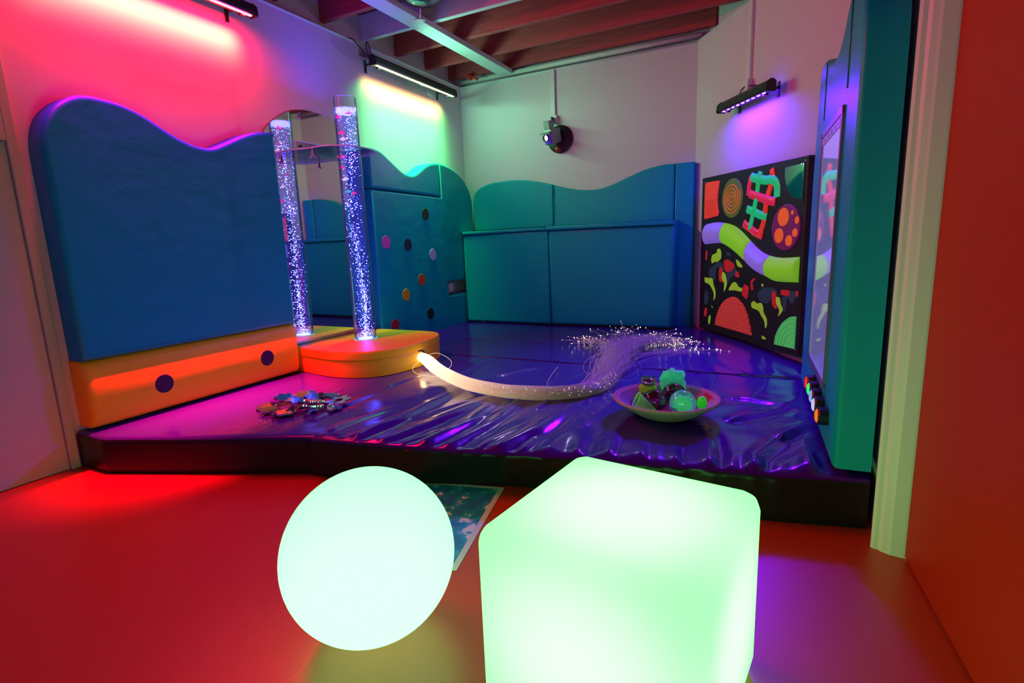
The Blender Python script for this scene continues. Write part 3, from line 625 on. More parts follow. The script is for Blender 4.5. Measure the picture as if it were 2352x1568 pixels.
# padded fabric wave in four coloured lengths
TT = [(.335, 1.147), (.477, 1.157), (.626, 1.147), (.767, 1.119), (.882, 1.068), (.994, 1.0), (1.118, .929), (1.224, .896), (1.353, .884), (1.533, .893)]
BB = [(.328, .977), (.465, .985), (.595, .984), (.74, .937), (.858, .885), (.935, .845), (1.062, .782), (1.188, .748), (1.307, .721), (1.533, .727)]
tc_, bc_ = P2(TT, 6), P2(BB, 6)
for (a, b, m, lb) in ((0, 12, f_lil, 'lilac length'), (12, 30, f_lime, 'lime green length'), (30, 42, f_lil, 'lilac length'), (42, 54, f_lime, 'lime green length')):
    bm = B(); rr = []
    for i in range(a, b+1):
        row = []
        for j in range(13):
            f = j/12; u = tc_[i][0]*(1-f)+bc_[i][0]*f; v = tc_[i][1]*(1-f)+bc_[i][1]*f
            row.append(bm.verts.new(PO+UD*u+Z*v+UN*(FH+.001+.050*math.sin(PI*f)**.6*(1-.25*max(0, 1-min(i-a, b-i)/1.5)))))
        rr.append(row)
    for e_ in (0, -1):
        rr.insert(0 if e_ == 0 else len(rr), [bm.verts.new(v.co-UN*((v.co-PO).dot(UN)-FH)) for v in rr[e_]])
    for p, q in zip(rr, rr[1:]):
        for j in range(12): bm.faces.new((p[j], p[j+1], q[j+1], q[j]))
    o = put('fabric_wave', bm, m, pan, True); o['label'] = lb
# woven ribbons over a black oval
def ribbon(name, pts, wd, m, lab, base, over):
    bm = B(); c = crom([(a, b, 0) for a, b in pts], 8); n = len(c); r1, r2, s1 = [], [], []
    for i, p in enumerate(c):
        tt = (c[min(i+1, n-1)]-c[max(i-1, 0)]).normalized(); nn = Vector((-tt.y, tt.x, 0))
        h = FH+base*.6+.003*math.sin(i/n*PI*over)
        row = [bm.verts.new(PO+UD*(p+nn*wd*k).x+Z*(p+nn*wd*k).y+UN*(h-.002*abs(k)+d)) for k, d in ((-1, 0), (-.4, .003), (.4, .003), (1, 0), (1, -.004), (-1, -.004))]
        if r1:
            for k in range(6): bm.faces.new((r1[k], r1[(k+1) % 6], row[(k+1) % 6], row[k]))
        else: bm.faces.new(row)
        r1 = row
    bm.faces.new(r1[::-1]); o = put(name, bm, m, pan, True); o['label'] = lab
sat_g = mat('green_satin', (.02, .8, .25), .3, emit=(.02, .85, .27), es=FLU*.9); sat_p = mat('pink_satin', (.9, .03, .10), .3, emit=(.95, .02, .10), es=FLU*.9); sat_r = mat('red_satin', (.95, .05, .02), .3, emit=(1, .05, .02), es=FLU*.9)
ribbon('woven_ribbon', [(1.075, 1.485), (1.045, 1.38), (1.03, 1.27), (.99, 1.16), (.975, 1.085)], .024, sat_g, 'upright green ribbon', .010, 5)
ribbon('woven_ribbon', [(1.20, 1.485), (1.215, 1.43), (1.175, 1.33), (1.15, 1.22), (1.125, 1.11), (1.085, 1.02)], .025, sat_r, 'upright red ribbon', .010, 5)
ribbon('woven_ribbon', [(.965, 1.47), (.945, 1.40), (.935, 1.33)], .024, sat_p, 'short pink ribbon on the left edge', .008, 1)
ribbon('woven_ribbon', [(.965, 1.462), (1.05, 1.438), (1.14, 1.418), (1.215, 1.415), (1.262, 1.375), (1.270, 1.29)], .031, sat_g, 'upper green ribbon bending down at the right', .014, 4)
ribbon('woven_ribbon', [(.955, 1.345), (1.03, 1.32), (1.12, 1.295), (1.20, 1.272), (1.255, 1.262)], .030, sat_p, 'upper pink ribbon across', .014, 4)
ribbon('woven_ribbon', [(.93, 1.235), (1.0, 1.215), (1.09, 1.185), (1.165, 1.165)], .029, sat_g, 'lower green ribbon across', .014, 4)
ribbon('woven_ribbon', [(.895, 1.135), (.96, 1.10), (1.05, 1.06), (1.13, 1.035)], .029, sat_p, 'lower pink ribbon across', .014, 4)
# corner window of mirror, red mesh dome, green quarter disc, patterned fabric
ins('window_rim', [(1.27, 1.475), (1.28, 1.41), (1.31, 1.35), (1.36, 1.29), (1.43, 1.25), (1.535, 1.235), (1.535, 1.49), (1.27, 1.492)], board_m, .003, .001)
mq = P2([(1.345, 1.474), (1.345, 1.42), (1.365, 1.36), (1.41, 1.30), (1.46, 1.27), (1.523, 1.258)], 5)
ins('mirror_window', mq+[(1.523, 1.478)], mat('dull_mirror', (.65, .75, .75), .04, 1), .005, .001, 'quarter-round mirror')
gd = P2([(.532, .302), (.566, .406), (.645, .508), (.784, .566), (.901, .534), (.99, .447), (1.056, .297)], 5)
me_ = bpy.data.materials.new('red_gauze'); me_.use_nodes = True; nt = me_.node_tree; b = nt.nodes['Principled BSDF']; tc0 = nt.nodes.new('ShaderNodeTexCoord'); br = nt.nodes.new('ShaderNodeTexBrick')
br.offset = 0; br.inputs['Scale'].default_value = 1; br.inputs['Color1'].default_value = (.42, .005, .005, 1); br.inputs['Color2'].default_value = (.34, .004, .006, 1); br.inputs['Mortar'].default_value = (.95, .10, .08, 1)
br.inputs['Mortar Size'].default_value = .0035; br.inputs['Brick Width'].default_value = .020; br.inputs['Row Height'].default_value = .017
mp0 = nt.nodes.new('ShaderNodeMapping'); mp0.inputs['Rotation'].default_value = (math.radians(90), 0, 0); vr = nt.nodes.new('ShaderNodeVectorRotate'); vr.rotation_type = 'Z_AXIS'; vr.inputs['Angle'].default_value = math.radians(54)
nt.links.new(tc0.outputs['Object'], vr.inputs['Vector']); nt.links.new(vr.outputs[0], mp0.inputs[0]); nt.links.new(mp0.outputs[0], br.inputs[0]); nt.links.new(br.outputs[0], b.inputs['Base Color']); nt.links.new(br.outputs[0], b.inputs['Emission Color']); b.inputs['Emission Strength'].default_value = FLU*.75; b.inputs['Roughness'].default_value = .7
ins('mesh_dome', gd, me_, .012, .006, 'red dome of woven mesh')
gq = P2([(1.327, .278), (1.338, .343), (1.391, .43), (1.472, .489), (1.535, .503)], 5)
gqo = ins('ribbed_quarter_disc', gq+[(1.535, .284)], fl('fluorescent_pale_green', (.10, .75, .16), FLU), .010, .003, 'green ribbed quarter disc')
bm = B()
for r in (.10, .13, .16, .19):
    tube(bm, [PO+UD*(1.535-r*math.sin(a))+Z*(.286+r*math.cos(a)*1.05)+UN*(FH+.0115) for a in [i/14*PI/2 for i in range(15)]], .0016, 5)
put('rib', bm, mat('green_rib', (.06, .5, .1), .5, emit=(.06, .5, .1), es=FLU*.8), gqo, True)
BLOB = {'g':[[(0.448,0.89),(0.514,0.908),(0.523,0.936),(0.566,0.94),(0.589,0.903),(0.581,0.858),(0.529,0.834),(0.485,0.832),(0.446,0.817),(0.432,0.854)],[(0.803,0.86),(0.842,0.848),(0.897,0.807),(0.864,0.8),(0.822,0.815)],[(0.332,0.696),(0.379,0.692),(0.46,0.691),(0.48,0.645),(0.515,0.589),(0.518,0.542),(0.488,0.506),(0.49,0.563),(0.453,0.608),(0.405,0.64),(0.336,0.654)],[(0.613,0.751),(0.651,0.747),(0.686,0.682),(0.679,0.636),(0.644,0.594),(0.646,0.657),(0.608,0.7)],[(0.767,0.676),(0.815,0.681),(0.856,0.649),(0.903,0.642),(0.886,0.614),(0.8,0.618),(0.713,0.614)],[(1.028,0.542),(1.061,0.559),(1.097,0.544),(1.146,0.554),(1.173,0.531),(1.184,0.487),(1.223,0.446),(1.227,0.396),(1.209,0.378),(1.197,0.423),(1.153,0.463),(1.117,0.494),(1.039,0.506)],[(1.313,0.613),(1.354,0.609),(1.372,0.563),(1.394,0.536),(1.377,0.506),(1.345,0.48),(1.356,0.522),(1.32,0.567)],[(0.436,0.376),(0.451,0.362),(0.436,0.295),(0.413,0.302),(0.415,0.351)],[(1.171,0.316),(1.215,0.308),(1.222,0.296),(1.183,0.292)],[(1.142,0.695),(1.166,0.687),(1.157,0.671),(1.145,0.676)],[(0.455,0.459),(0.48,0.45),(0.47,0.439)]],
'r':[[(0.625,0.836),(0.675,0.858),(0.767,0.829),(0.788,0.803),(0.741,0.768),(0.661,0.759)],[(0.56,0.777),(0.607,0.791),(0.624,0.684),(0.593,0.67),(0.564,0.686)],[(0.928,0.676),(0.984,0.659),(0.986,0.627),(0.969,0.564),(0.896,0.604)],[(1.049,0.727),(1.066,0.721),(1.034,0.693),(1.046,0.648),(1.02,0.64),(1.009,0.702)],[(1.267,0.645),(1.306,0.642),(1.329,0.539),(1.307,0.531),(1.271,0.562)],[(1.364,0.665),(1.443,0.669),(1.446,0.632),(1.366,0.634)],[(0.37,0.431),(0.389,0.421),(0.374,0.358),(0.338,0.36),(0.342,0.416)],[(0.809,0.771),(0.848,0.757),(0.854,0.725),(0.802,0.727)],[(0.336,0.924),(0.367,0.918),(0.359,0.847),(0.335,0.852)],[(1.512,0.67),(1.536,0.667),(1.535,0.635),(1.517,0.635)]],
'b':[[(0.518,0.833),(0.604,0.824),(0.639,0.775),(0.63,0.752),(0.575,0.789),(0.511,0.77),(0.509,0.694),(0.46,0.679),(0.401,0.712),(0.409,0.771),(0.465,0.797)],[(0.682,0.749),(0.778,0.802),(0.808,0.787),(0.811,0.739),(0.754,0.725),(0.716,0.684),(0.687,0.671),(0.663,0.725)],[(1.187,0.668),(1.281,0.671),(1.329,0.636),(1.27,0.611),(1.227,0.557),(1.162,0.561),(1.12,0.577),(1.1,0.616),(1.155,0.661)],[(1.382,0.621),(1.446,0.632),(1.45,0.665),(1.512,0.661),(1.509,0.624),(1.491,0.589),(1.464,0.587),(1.433,0.616),(1.419,0.525),(1.389,0.536)],[(0.345,0.588),(0.398,0.556),(0.391,0.47),(0.332,0.47)],[(0.657,0.915),(0.702,0.913),(0.739,0.888),(0.7,0.882),(0.666,0.893)]],
}
bm = B()
plate(bm, [(.262, .268), (1.555, .262), (1.552, .70), (1.30, .70), (1.12, .745), (.93, .82), (.74, .915), (.60, .962), (.45, .965), (.262, .955)], PO+UN*(FH-.001), UD, Z, UN, .002, 0)
def inside(p): return not (.50 < p[0] < 1.09 and p[1] < .59 and (p[0]-.795)**2/.295**2+(p[1]-.30)**2/.29**2 < 1)
for mi, kx in ((1, 'b'), (2, 'r'), (3, 'g')):
    for poly in BLOB[kx]:
        c = P2(poly+poly[:1], 3)[:-1]
        plate(bm, c, PO+UN*(FH+.0006+.0002*mi), UD, Z, UN, .0006, 0, mi=mi)
put('patterned_fabric', bm, [board_m, mat('slate_blue_print', (.02, .035, .075), .7, emit=(.02, .035, .075), es=.3), mat('dark_red_print', (.42, .01, .015), .7, emit=(.42, .01, .015), es=.45), mat('lime_print', (.33, .62, .03), .7, emit=(.33, .62, .03), es=FLU)], pan)

# ================================================================ padded surround, light screen and buttons on the right
ar_ = math.radians(-3.3); RD = Vector((math.sin(ar_), math.cos(ar_), 0)); RN = Vector((-math.cos(ar_), math.sin(ar_), 0)); RO = Vector((.18, 2.104, 0))+RN*-.12
rt = P2([(1.285, 1.30), (1.262, 1.46), (1.235, 1.66), (1.205, 1.80), (1.165, 1.845), (1.118, 1.86), (1.0, 1.845), (.85, 1.80), (.70, 1.765), (.56, 1.765), (.46, 1.80), (.36, 1.86), (.25, 1.90), (.15, 1.88), (.06, 1.82), (.015, 1.72), (.0, 1.60)])
sr = [(.0, .215), (1.285, .215)]+rt
# the pad is cut round the screen: a near upright, a far upright, a top and a bottom piece read as one cushion with seams
pad('wall_pad', 'teal padded surround with a wavy top around the light screen on the right', sr, RO, RD, RN, .12, .02)
for u0, u1, z0, z1 in ((.262, .262, 1.55, 1.87), (.93, .93, 1.56, 1.81)):
    bm = B(); tube(bm, [RO+RN*.1205+RD*u0+Z*z0, RO+RN*.1205+RD*u1+Z*z1], .0035, 6); tag(put('piping', bm, mat('dark_teal_piping', (.01, .09, .11), .5), None, True), 'dark teal piping on the near side above the light screen' if u0 < .5 else 'dark teal piping on the far side above the light screen', 'piping', 'piping on the right padded surround')
t = thing('light_screen', 'tall mirrored interactive light screen in a grey frame on the right padding', 'light screen', RO+RN*.12+RD*.59+Z*.42)
def rbox(bm, u0, u1, z0, z1, d0, d1, bev=.002): return obox(bm, RO+RD*(u0+u1)/2+RN*(.12+(d0+d1)/2)+Z*(z0+z1)/2, RD, RN, Z, abs(u1-u0)/2, abs(d1-d0)/2, abs(z1-z0)/2, bev, 1)
bm = B(); rbox(bm, .283, .302, .43, 1.50, -.01, .010); rbox(bm, .885, .905, .43, 1.50, -.01, .010); rbox(bm, .283, .905, .425, .452, -.01, .010); rbox(bm, .283, .905, 1.47, 1.50, -.01, .010); put('frame', bm, mat('slate_metal', (.20, .20, .28), .35, .5), t)
bm = B(); rbox(bm, .302, .885, 1.435, 1.47, -.01, .007, .001); put('header_strip', bm, mat('lilac_enamel', (.55, .48, .70), .4), t)
bm = B(); rbox(bm, .302, .885, .452, 1.435, -.01, .004, .001); put('screen_glass', bm, mat('lit_mirror_acrylic', (.72, .72, .92), .04, .92, emit=(.35, .35, 1), es=SCR), t)
for i, (u, hh) in enumerate(((.33, .012), (.40, .006), (.46, .006), (.56, .008), (.66, .008), (.78, .004))):
    bm = B(); rbox(bm, u-.008, u+.008, 1.452-hh, 1.452+hh, .007, .0076, 0); put('printed_mark', bm, black, t)
bm = B(); lathe(bm, [(0, .003), (.010, .003), (.012, 0)], RO+RN*.130+RD*.893+Z*1.484, 16, RN); put('screw', bm, grey, t)
for i in range(14):
    bm = B(); ball(bm, RO+RN*.1245+RD*(.312+.003*math.sin(i))+Z*(.55+.062*i), .0028, 8, 6)
    put('light_point', bm, emis('screen_point_%d' % (i % 3), ((1, .3, .9), (1, .5, .3), (.4, 1, .8))[i % 3], 2.5), t, True)
for u, z, c, lb in ((.600, .374, (1, .03, .02), 'red lit push button, farthest in the row under the screen'), (.498, .371, (.04, 1, .22), 'green lit push button, second from the far end of the row'), (.395, .366, (.30, .42, 1), 'pale blue lit push button in the middle of the row'),
                    (.292, .360, (.62, .62, 1), 'white lit push button, second nearest in the row'), (.172, .352, (1, .20, .01), 'orange lit push button, nearest in the row')):
    bt = thing('push_button', lb, 'push button', RO+RN*.12+RD*u+Z*z, 'row of lit push buttons under the light screen'); o_ = RO+RN*.12+RD*u+Z*z
    bm = B(); lathe(bm, [(0, 0), (.036, 0), (.036, .030), (.032, .036), (.026, .036)], o_, 10, RN); put('bezel', bm, blackp, bt)
    bm = B(); lathe(bm, [(0, .044), (.018, .043), (.026, .038), (.026, .03)], o_, 24, RN); put('lit_cap', bm, emis('cap_'+lb.split()[0], c, .9), bt, True)
# ================================================================ fibre optic bundle
fb = thing('fibre_optic_bundle', 'glowing white bundle of optical fibres snaking from the platform across the mats', 'fibre optic bundle', (-1.4, 2.6, .19))
PATH = [Vector(p) for p in ((-2.372, 3.078, .264), (-2.27, 3.035, .252), (-2.13, 2.925, .238), (-1.97, 2.805, .234), (-1.747, 2.656, .233), (-1.544, 2.571, .233), (-1.36, 2.548, .233), (-1.15, 2.585, .233), (-1.0, 2.675, .233), (-.925, 2.80, .233), (-.905, 2.96, .23), (-.935, 3.15, .228))]
pth = crom(PATH, 5); NP = len(pth)
rng = random.Random(11); strands = []; ends = []
for s in range(FIB):
    a = rng.random()*2*PI; q = math.sqrt(rng.random()); tw = rng.uniform(.6, 1.6); ph = rng.random()*9
    pts = []
    stop = rng.randint(NP-14, NP)
    for i in range(0, stop, 2):
        f = i/NP; p = pth[i]; tn = (pth[min(i+1, NP-1)]-pth[max(i-1, 0)]).normalized(); sd = tn.cross(Z).normalized(); up = sd.cross(tn)
        R = (.034+.010*math.sin(min(1, f*6)*PI/2)+.016*ss(.80, 1, f))*(1+.10*math.sin(f*9+ph))
        aa = a+tw*f*2.4+.25*math.sin(f*7+ph)
        pts.append(p+sd*R*q*math.cos(aa)+up*R*q*.82*math.sin(aa))
    g = rng.random()
    if g < .66:
        mid = [Vector((-.97+rng.gauss(0, .05), 3.35+rng.gauss(0, .08), .235+rng.random()*.05)), Vector((-1.03+rng.gauss(0, .07), 3.72+rng.gauss(0, .07), .235+rng.random()*.07)), Vector((-.98+rng.gauss(0, .08), 4.02+rng.gauss(0, .06), .24+rng.random()*.06))]
        e = Vector((-.83+rng.gauss(0, .12), 4.26+rng.gauss(0, .07), .20+abs(rng.gauss(0, .035))))
    elif g < .82:
        mid = [Vector((-1.0+rng.gauss(0, .05), 3.35+rng.gauss(0, .08), .24+rng.random()*.06)), Vector((-1.14+rng.gauss(0, .06), 3.75+rng.gauss(0, .06), .25+rng.random()*.06))]
        e = Vector((-1.42+rng.gauss(0, .11), 4.16+rng.gauss(0, .06), .20+abs(rng.gauss(0, .03))))
    elif g < .92:
        mid = [Vector((-1.0+rng.gauss(0, .06), 3.40+rng.gauss(0, .08), .26+rng.random()*.06)), Vector((-1.10+rng.gauss(0, .06), 3.85+rng.gauss(0, .06), .28+rng.random()*.06))]
        e = Vector((-1.18+rng.gauss(0, .11), 4.32+rng.gauss(0, .08), .24+rng.random()*.08))
    else:
        mid = [Vector((-.93+rng.gauss(0, .04), 3.35+rng.gauss(0, .06), .215)), Vector((-.88+rng.gauss(0, .07), 3.8, .205))]
        e = Vector((-.55+rng.gauss(0, .12), 4.12+rng.gauss(0, .06), .198))
    tail = crom([pts[-2], pts[-1]]+mid+[e], 4)[5:]
    pts = pts+tail; ends.append(e); strands.append([q_.copy() for q_ in pts])
for lp in ([(-2.30, 3.04, .27), (-2.22, 3.10, .29), (-2.05, 3.02, .26), (-2.03, 2.94, .22), (-2.12, 2.92, .23)], [(-2.33, 3.04, .24), (-2.31, 2.92, .215), (-2.2, 2.82, .205), (-2.05, 2.76, .215), (-1.9, 2.74, .225)],
           [(-.92, 2.95, .24), (-.80, 3.0, .23), (-.78, 3.18, .22), (-.87, 3.38, .25), (-1.02, 3.55, .26)], [(-1.12, 2.62, .24), (-1.25, 2.85, .212), (-1.33, 3.15, .208), (-1.36, 3.3, .206)],
           [(-.93, 3.0, .25), (-1.08, 3.15, .25), (-1.13, 3.4, .28), (-1.02, 3.6, .30), (-.92, 3.5, .28), (-.9, 3.3, .25)], [(-.95, 3.0, .24), (-1.10, 3.10, .24), (-1.15, 3.3, .27), (-1.08, 3.55, .28), (-1.0, 3.85, .26)]):
    strands.append(crom(lp, 7))
bm = B()
for pts in strands:
    for p_ in pts: p_.z += .030*ss(3.5, 4.6, p_.y)
    tube(bm, pts, .0015, 3, False)
fm = bpy.data.materials.new('optical_fibre'); fm.use_nodes = True; nt = fm.node_tree; b = nt.nodes['Principled BSDF']
b.inputs['Base Color'].default_value = (.50, .47, .50, 1); b.inputs['Alpha'].default_value = .45; b.inputs['Roughness'].default_value = .25; b.inputs['Emission Color'].default_value = (1, .66, .38, 1)
tc = nt.nodes.new('ShaderNodeTexCoord'); vd = nt.nodes.new('ShaderNodeVectorMath'); vd.operation = 'DISTANCE'; vd.inputs[1].default_value = (-.98, .48, .07)
mr = nt.nodes.new('ShaderNodeMapRange'); mr.inputs[1].default_value = .0; mr.inputs[2].default_value = 1.5; mr.inputs[3].default_value = FIB_E0; mr.inputs[4].default_value = FIB_E1; mr.interpolation_type = 'SMOOTHSTEP'
nt.links.new(tc.outputs['Object'], vd.inputs[0]); nt.links.new(vd.outputs['Value'], mr.inputs[0]); nt.links.new(mr.outputs[0], b.inputs['Emission Strength'])
tag(put('fibres', bm, fm, fb, True), kind='stuff')
bm = B(); mi = 0
tipm = [emis('fibre_tip_%s' % n, c, 3.2) for n, c in (('warm', (1, .62, .32)), ('white', (.9, .9, .8)), ('pink', (1, .35, .45)), ('green', (.6, 1, .5)))]
for e in ends+[Vector((-.40, 4.10, .205)), Vector((-.53, 4.12, .205)), Vector((-1.60, 4.15, .21))]:
    e = e+Z*.030*ss(3.5, 4.6, e.y)
    before = len(bm.faces); bmesh.ops.create_icosphere(bm, subdivisions=1, radius=rng.choice((.0025, .003, .004, .0048)), matrix=Matrix.Translation(e)); bm.faces.ensure_lookup_table(); m_ = rng.choice((0, 0, 0, 1, 1, 2, 3))
    for f in bm.faces[before:]: f.material_index = m_
for i in range(260):
    pt = pth[rng.randint(int(NP*.45), NP-1)]; a = rng.random()*PI; before = len(bm.faces)
    bmesh.ops.create_icosphere(bm, subdivisions=1, radius=.0016, matrix=Matrix.Translation(pt+Vector((rng.gauss(0, .02), -.036+rng.random()*.03, rng.uniform(-.01, .036))))); bm.faces.ensure_lookup_table()
    for f in bm.faces[before:]: f.material_index = rng.choice((0, 1))
tag(put('glowing_fibre_ends', bm, tipm, fb, True), kind='stuff')
light('fibre_source', 'AREA', hc+hd*.03+Vector((0, -.02, .05)), FSRC, (1, .62, .28), fb, .05, aim=hd+Vector((0, 0, -.35)), spread=150)

# ================================================================ mirrored puzzle pieces
def piece(label, x, y, z, rz, tx, ty, r=.056, arms=6, hole=False):
    pts = []; n = arms*4
    for k in range(arms):
        a0 = 2*PI*k/arms; da = 2*PI/arms
        for f, rr in ((-.30, r), (-.13, r), (-.13, r*1.14), (.13, r*1.14), (.13, r), (.30, r), (.30, r*.80), (.70, r*.80)):
            pts.append(((rr*math.cos(a0+f*da)), (rr*math.sin(a0+f*da))))
    R = (Matrix.Translation((x, y, z)) @ Matrix.Rotation(rz, 4, 'Z') @ Matrix.Rotation(tx, 4, 'X') @ Matrix.Rotation(ty, 4, 'Y'))
    t = thing('puzzle_piece', label, 'puzzle piece', (x, y, z), 'pile of mirrored puzzle pieces on the mat')
    if hole:
        bm = B(); ri = r*.42; n = len(pts)
        v = [[bm.verts.new(R @ Vector((p[0], p[1], h))) for p in pts] for h in (0, .009)]
        w_ = [[bm.verts.new(R @ Vector((ri*math.cos(math.atan2(p[1], p[0])), ri*math.sin(math.atan2(p[1], p[0])), h))) for p in pts] for h in (0, .009)]
        for i in range(n):
            j = (i+1) % n
            bm.faces.new((v[1][i], v[1][j], w_[1][j], w_[1][i])); bm.faces.new((v[0][j], v[0][i], w_[0][i], w_[0][j])); bm.faces.new((v[0][i], v[0][j], v[1][j], v[1][i])); bm.faces.new((w_[0][j], w_[0][i], w_[1][i], w_[1][j]))
    else:
        bm = B(); plate(bm, pts, R.translation, R.to_3x3() @ X, R.to_3x3() @ Y, R.to_3x3() @ Z, .009, 0)
    put('mirrored_tile', bm, silver, t)
    bm = B(); plate(bm, [(p[0]*1.01, p[1]*1.01) for p in pts], R @ Vector((0, 0, -.004)), R.to_3x3() @ X, R.to_3x3() @ Y, R.to_3x3() @ Z, .004, 0)
    if hole: bm.free()
    else: put('backing', bm, mat('dark_backing', (.10, .07, .10), .4) if 'dark_backing' not in MATS else MATS['dark_backing'], t)
Z0 = .198
piece('mirrored puzzle piece at the left end of the pile, lying lowest', -2.565, 1.925, Z0, .2, .05, -.06)
piece('red-tinged puzzle piece in front of the leftmost one', -2.475, 1.865, Z0+.006, .7, .04, .05, .050)
piece('mirrored puzzle piece at the front edge of the pile, left of centre', -2.365, 1.865, Z0+.004, 1.1, -.03, .06)
piece('large red reflecting puzzle piece at the back of the pile', -2.52, 2.135, Z0+.010, .4, .10, -.05, .066)
piece('puzzle piece resting on top between the back and left pieces', -2.545, 2.03, Z0+.022, .9, .16, .10, .052)
piece('puzzle piece on top in the middle of the pile', -2.42, 2.005, Z0+.024, .1, -.10, .12, .054)
piece('puzzle piece right behind the middle one, tilted back', -2.40, 2.115, Z0+.018, .5, .14, .06, .052)
piece('bright blue-white reflecting puzzle piece leaning right of the middle', -2.295, 2.02, Z0+.030, .8, -.16, .18, .052)
piece('steeply leaning puzzle piece at the front, right of centre', -2.265, 1.975, Z0+.020, .3, -.25, .05, .055)
piece('small puzzle piece at the back, glinting lilac', -2.335, 2.185, Z0+.012, 1.3, .08, .10, .048)
piece('open ring puzzle piece with a hole at the right end of the pile', -2.215, 2.115, Z0+.012, .6, .06, -.10, .066, 6, True)
piece('flat puzzle piece at the far right front of the pile', -2.185, 2.035, Z0, .15, .02, -.04, .052)

# ================================================================ woven basket and its toys
BC = Vector((-.487, 2.535, .196))
bk = mat('woven_straw', (.50, .36, .30), .8, bump=.6, bscale=90, stretch=(1, 1, 3))
t = thing('woven_basket', 'shallow round woven straw basket of toys on the wrinkled mat', 'basket', BC)
bm = B(); pr = []
prof = [(.085, 0)]+[(.085+.157*f, .088*f**1.35) for f in [i/20 for i in range(1, 21)]]
SEG = 140; rings = []
def rip(k, i): return .0028*((i % 2)*2-1)*(1 if i > 0 else 0)
for i, (r, h) in enumerate(prof):
    rings.append([bm.verts.new(BC+Vector((math.cos(2*PI*k/SEG), math.sin(2*PI*k/SEG), 0))*(r+.0025*((k+i) % 2))+Z*(h-.0018*((i) % 2))) for k in range(SEG)])
inner = [(r-.008, h+.008) for r, h in prof[::-1]]
rings.append([bm.verts.new(BC+Vector((math.cos(2*PI*k/SEG), math.sin(2*PI*k/SEG), 0))*(.243+.001*(k % 2))+Z*.098) for k in range(SEG)])
for i, (r, h) in enumerate(inner):
    rings.append([bm.verts.new(BC+Vector((math.cos(2*PI*k/SEG), math.sin(2*PI*k/SEG), 0))*(r-.006*(i % 2))+Z*(h+.003*(i % 2))) for k in range(SEG)])
red_a = ((.40, .62), (1.05, 1.25), (2.2, 2.45), (5.9, 6.05)); 
for ri, (a, b_) in enumerate(zip(rings, rings[1:])):
    for k in range(SEG):
        f = bm.faces.new((a[k], a[(k+1) % SEG], b_[(k+1) % SEG], b_[k])); th = 2*PI*k/SEG
        if 22 < ri < 34:
            if .35 < th < .70 and ri < 28: f.material_index = 1
            elif 5.95 < th < 6.2 and ri > 27: f.material_index = 1
            elif 2.0 < th < 2.35 and ri < 27: f.material_index = 2
            elif 2.7 < th < 4.6 and ri > 28: f.material_index = 3
bm.faces.new(rings[0][::-1]); bm.faces.new(rings[-1])
put('bowl', bm, [bk, mat('red_straw', (.50, .02, .03), .8), mat('dark_purple_straw', (.08, .03, .10), .8), mat('plum_straw', (.25, .08, .16), .8)], t, True)
bm = B(); rp = []
for k in range(281):
    a = 2*PI*k/280; rp.append(BC+Vector((math.cos(a)*.243, math.sin(a)*.243, .094))+Vector((math.cos(a), math.sin(a), 1))*.0012*math.sin(a*70))
tube(bm, rp, .0075, 7, False); put('coiled_rim', bm, bk, t, True)
def tb_(o): return o
def gauze(name, c, a=.55, e=.25):
    m = mat(name, c, .5, emit=c, es=e, alpha=a, sheen=.3); return m
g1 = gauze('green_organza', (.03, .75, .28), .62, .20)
# spiked iridescent ball
c = Vector((-.398, 2.469, .290))
t = thing('toy_ball', 'clear iridescent ball with green spikes inside, front right in the basket', 'toy ball', c-Z*.06, 'toys in the woven basket')
bm = B(); ball(bm, c, .060, 32, 20); put('shell', bm, clear('iridescent_shell', (.80, .95, 1), .10, .45, .06, ((.05, .45, .5), .10)), t, True)
bm = B(); bmesh.ops.create_icosphere(bm, subdivisions=3, radius=.034, matrix=Matrix.Translation(c-Z*.004))
for v in bm.verts:
    d = (v.co-c).normalized(); v.co += d*.016*max(0, noise.noise(d*5.5))*1.6
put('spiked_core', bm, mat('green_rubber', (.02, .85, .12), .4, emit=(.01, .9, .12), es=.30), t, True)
# dark clear ball behind it
c = Vector((-.462, 2.610, .286)); t = thing('toy_ball', 'dark see-through ball behind the spiked green one', 'toy ball', c-Z*.058, 'toys in the woven basket')
bm = B(); ball(bm, c, .058, 28, 18); put('shell', bm, clear('smoky_shell', (.30, .20, .34), .10, .5, .04), t, True)
bm = B(); ball(bm, c, .030, 16, 10, (1, 1, .7)); put('core', bm, mat('dark_gel', (.10, .02, .08), .3), t, True)
c = Vector((-.533, 2.500, .275)); t = thing('toy_ball', 'plum tinted see-through ball, left of the dark one', 'toy ball', c-Z*.062, 'toys in the woven basket')
bm = B(); ball(bm, c, .060, 28, 18, (1, 1, .95)); put('shell', bm, clear('plum_shell', (.55, .25, .42), .06, .5, .05), t, True)
bm = B(); ball(bm, c-Z*.012, .040, 16, 10, (1, 1, .6)); put('core', bm, mat('plum_gel', (.22, .03, .12), .35), t, True)
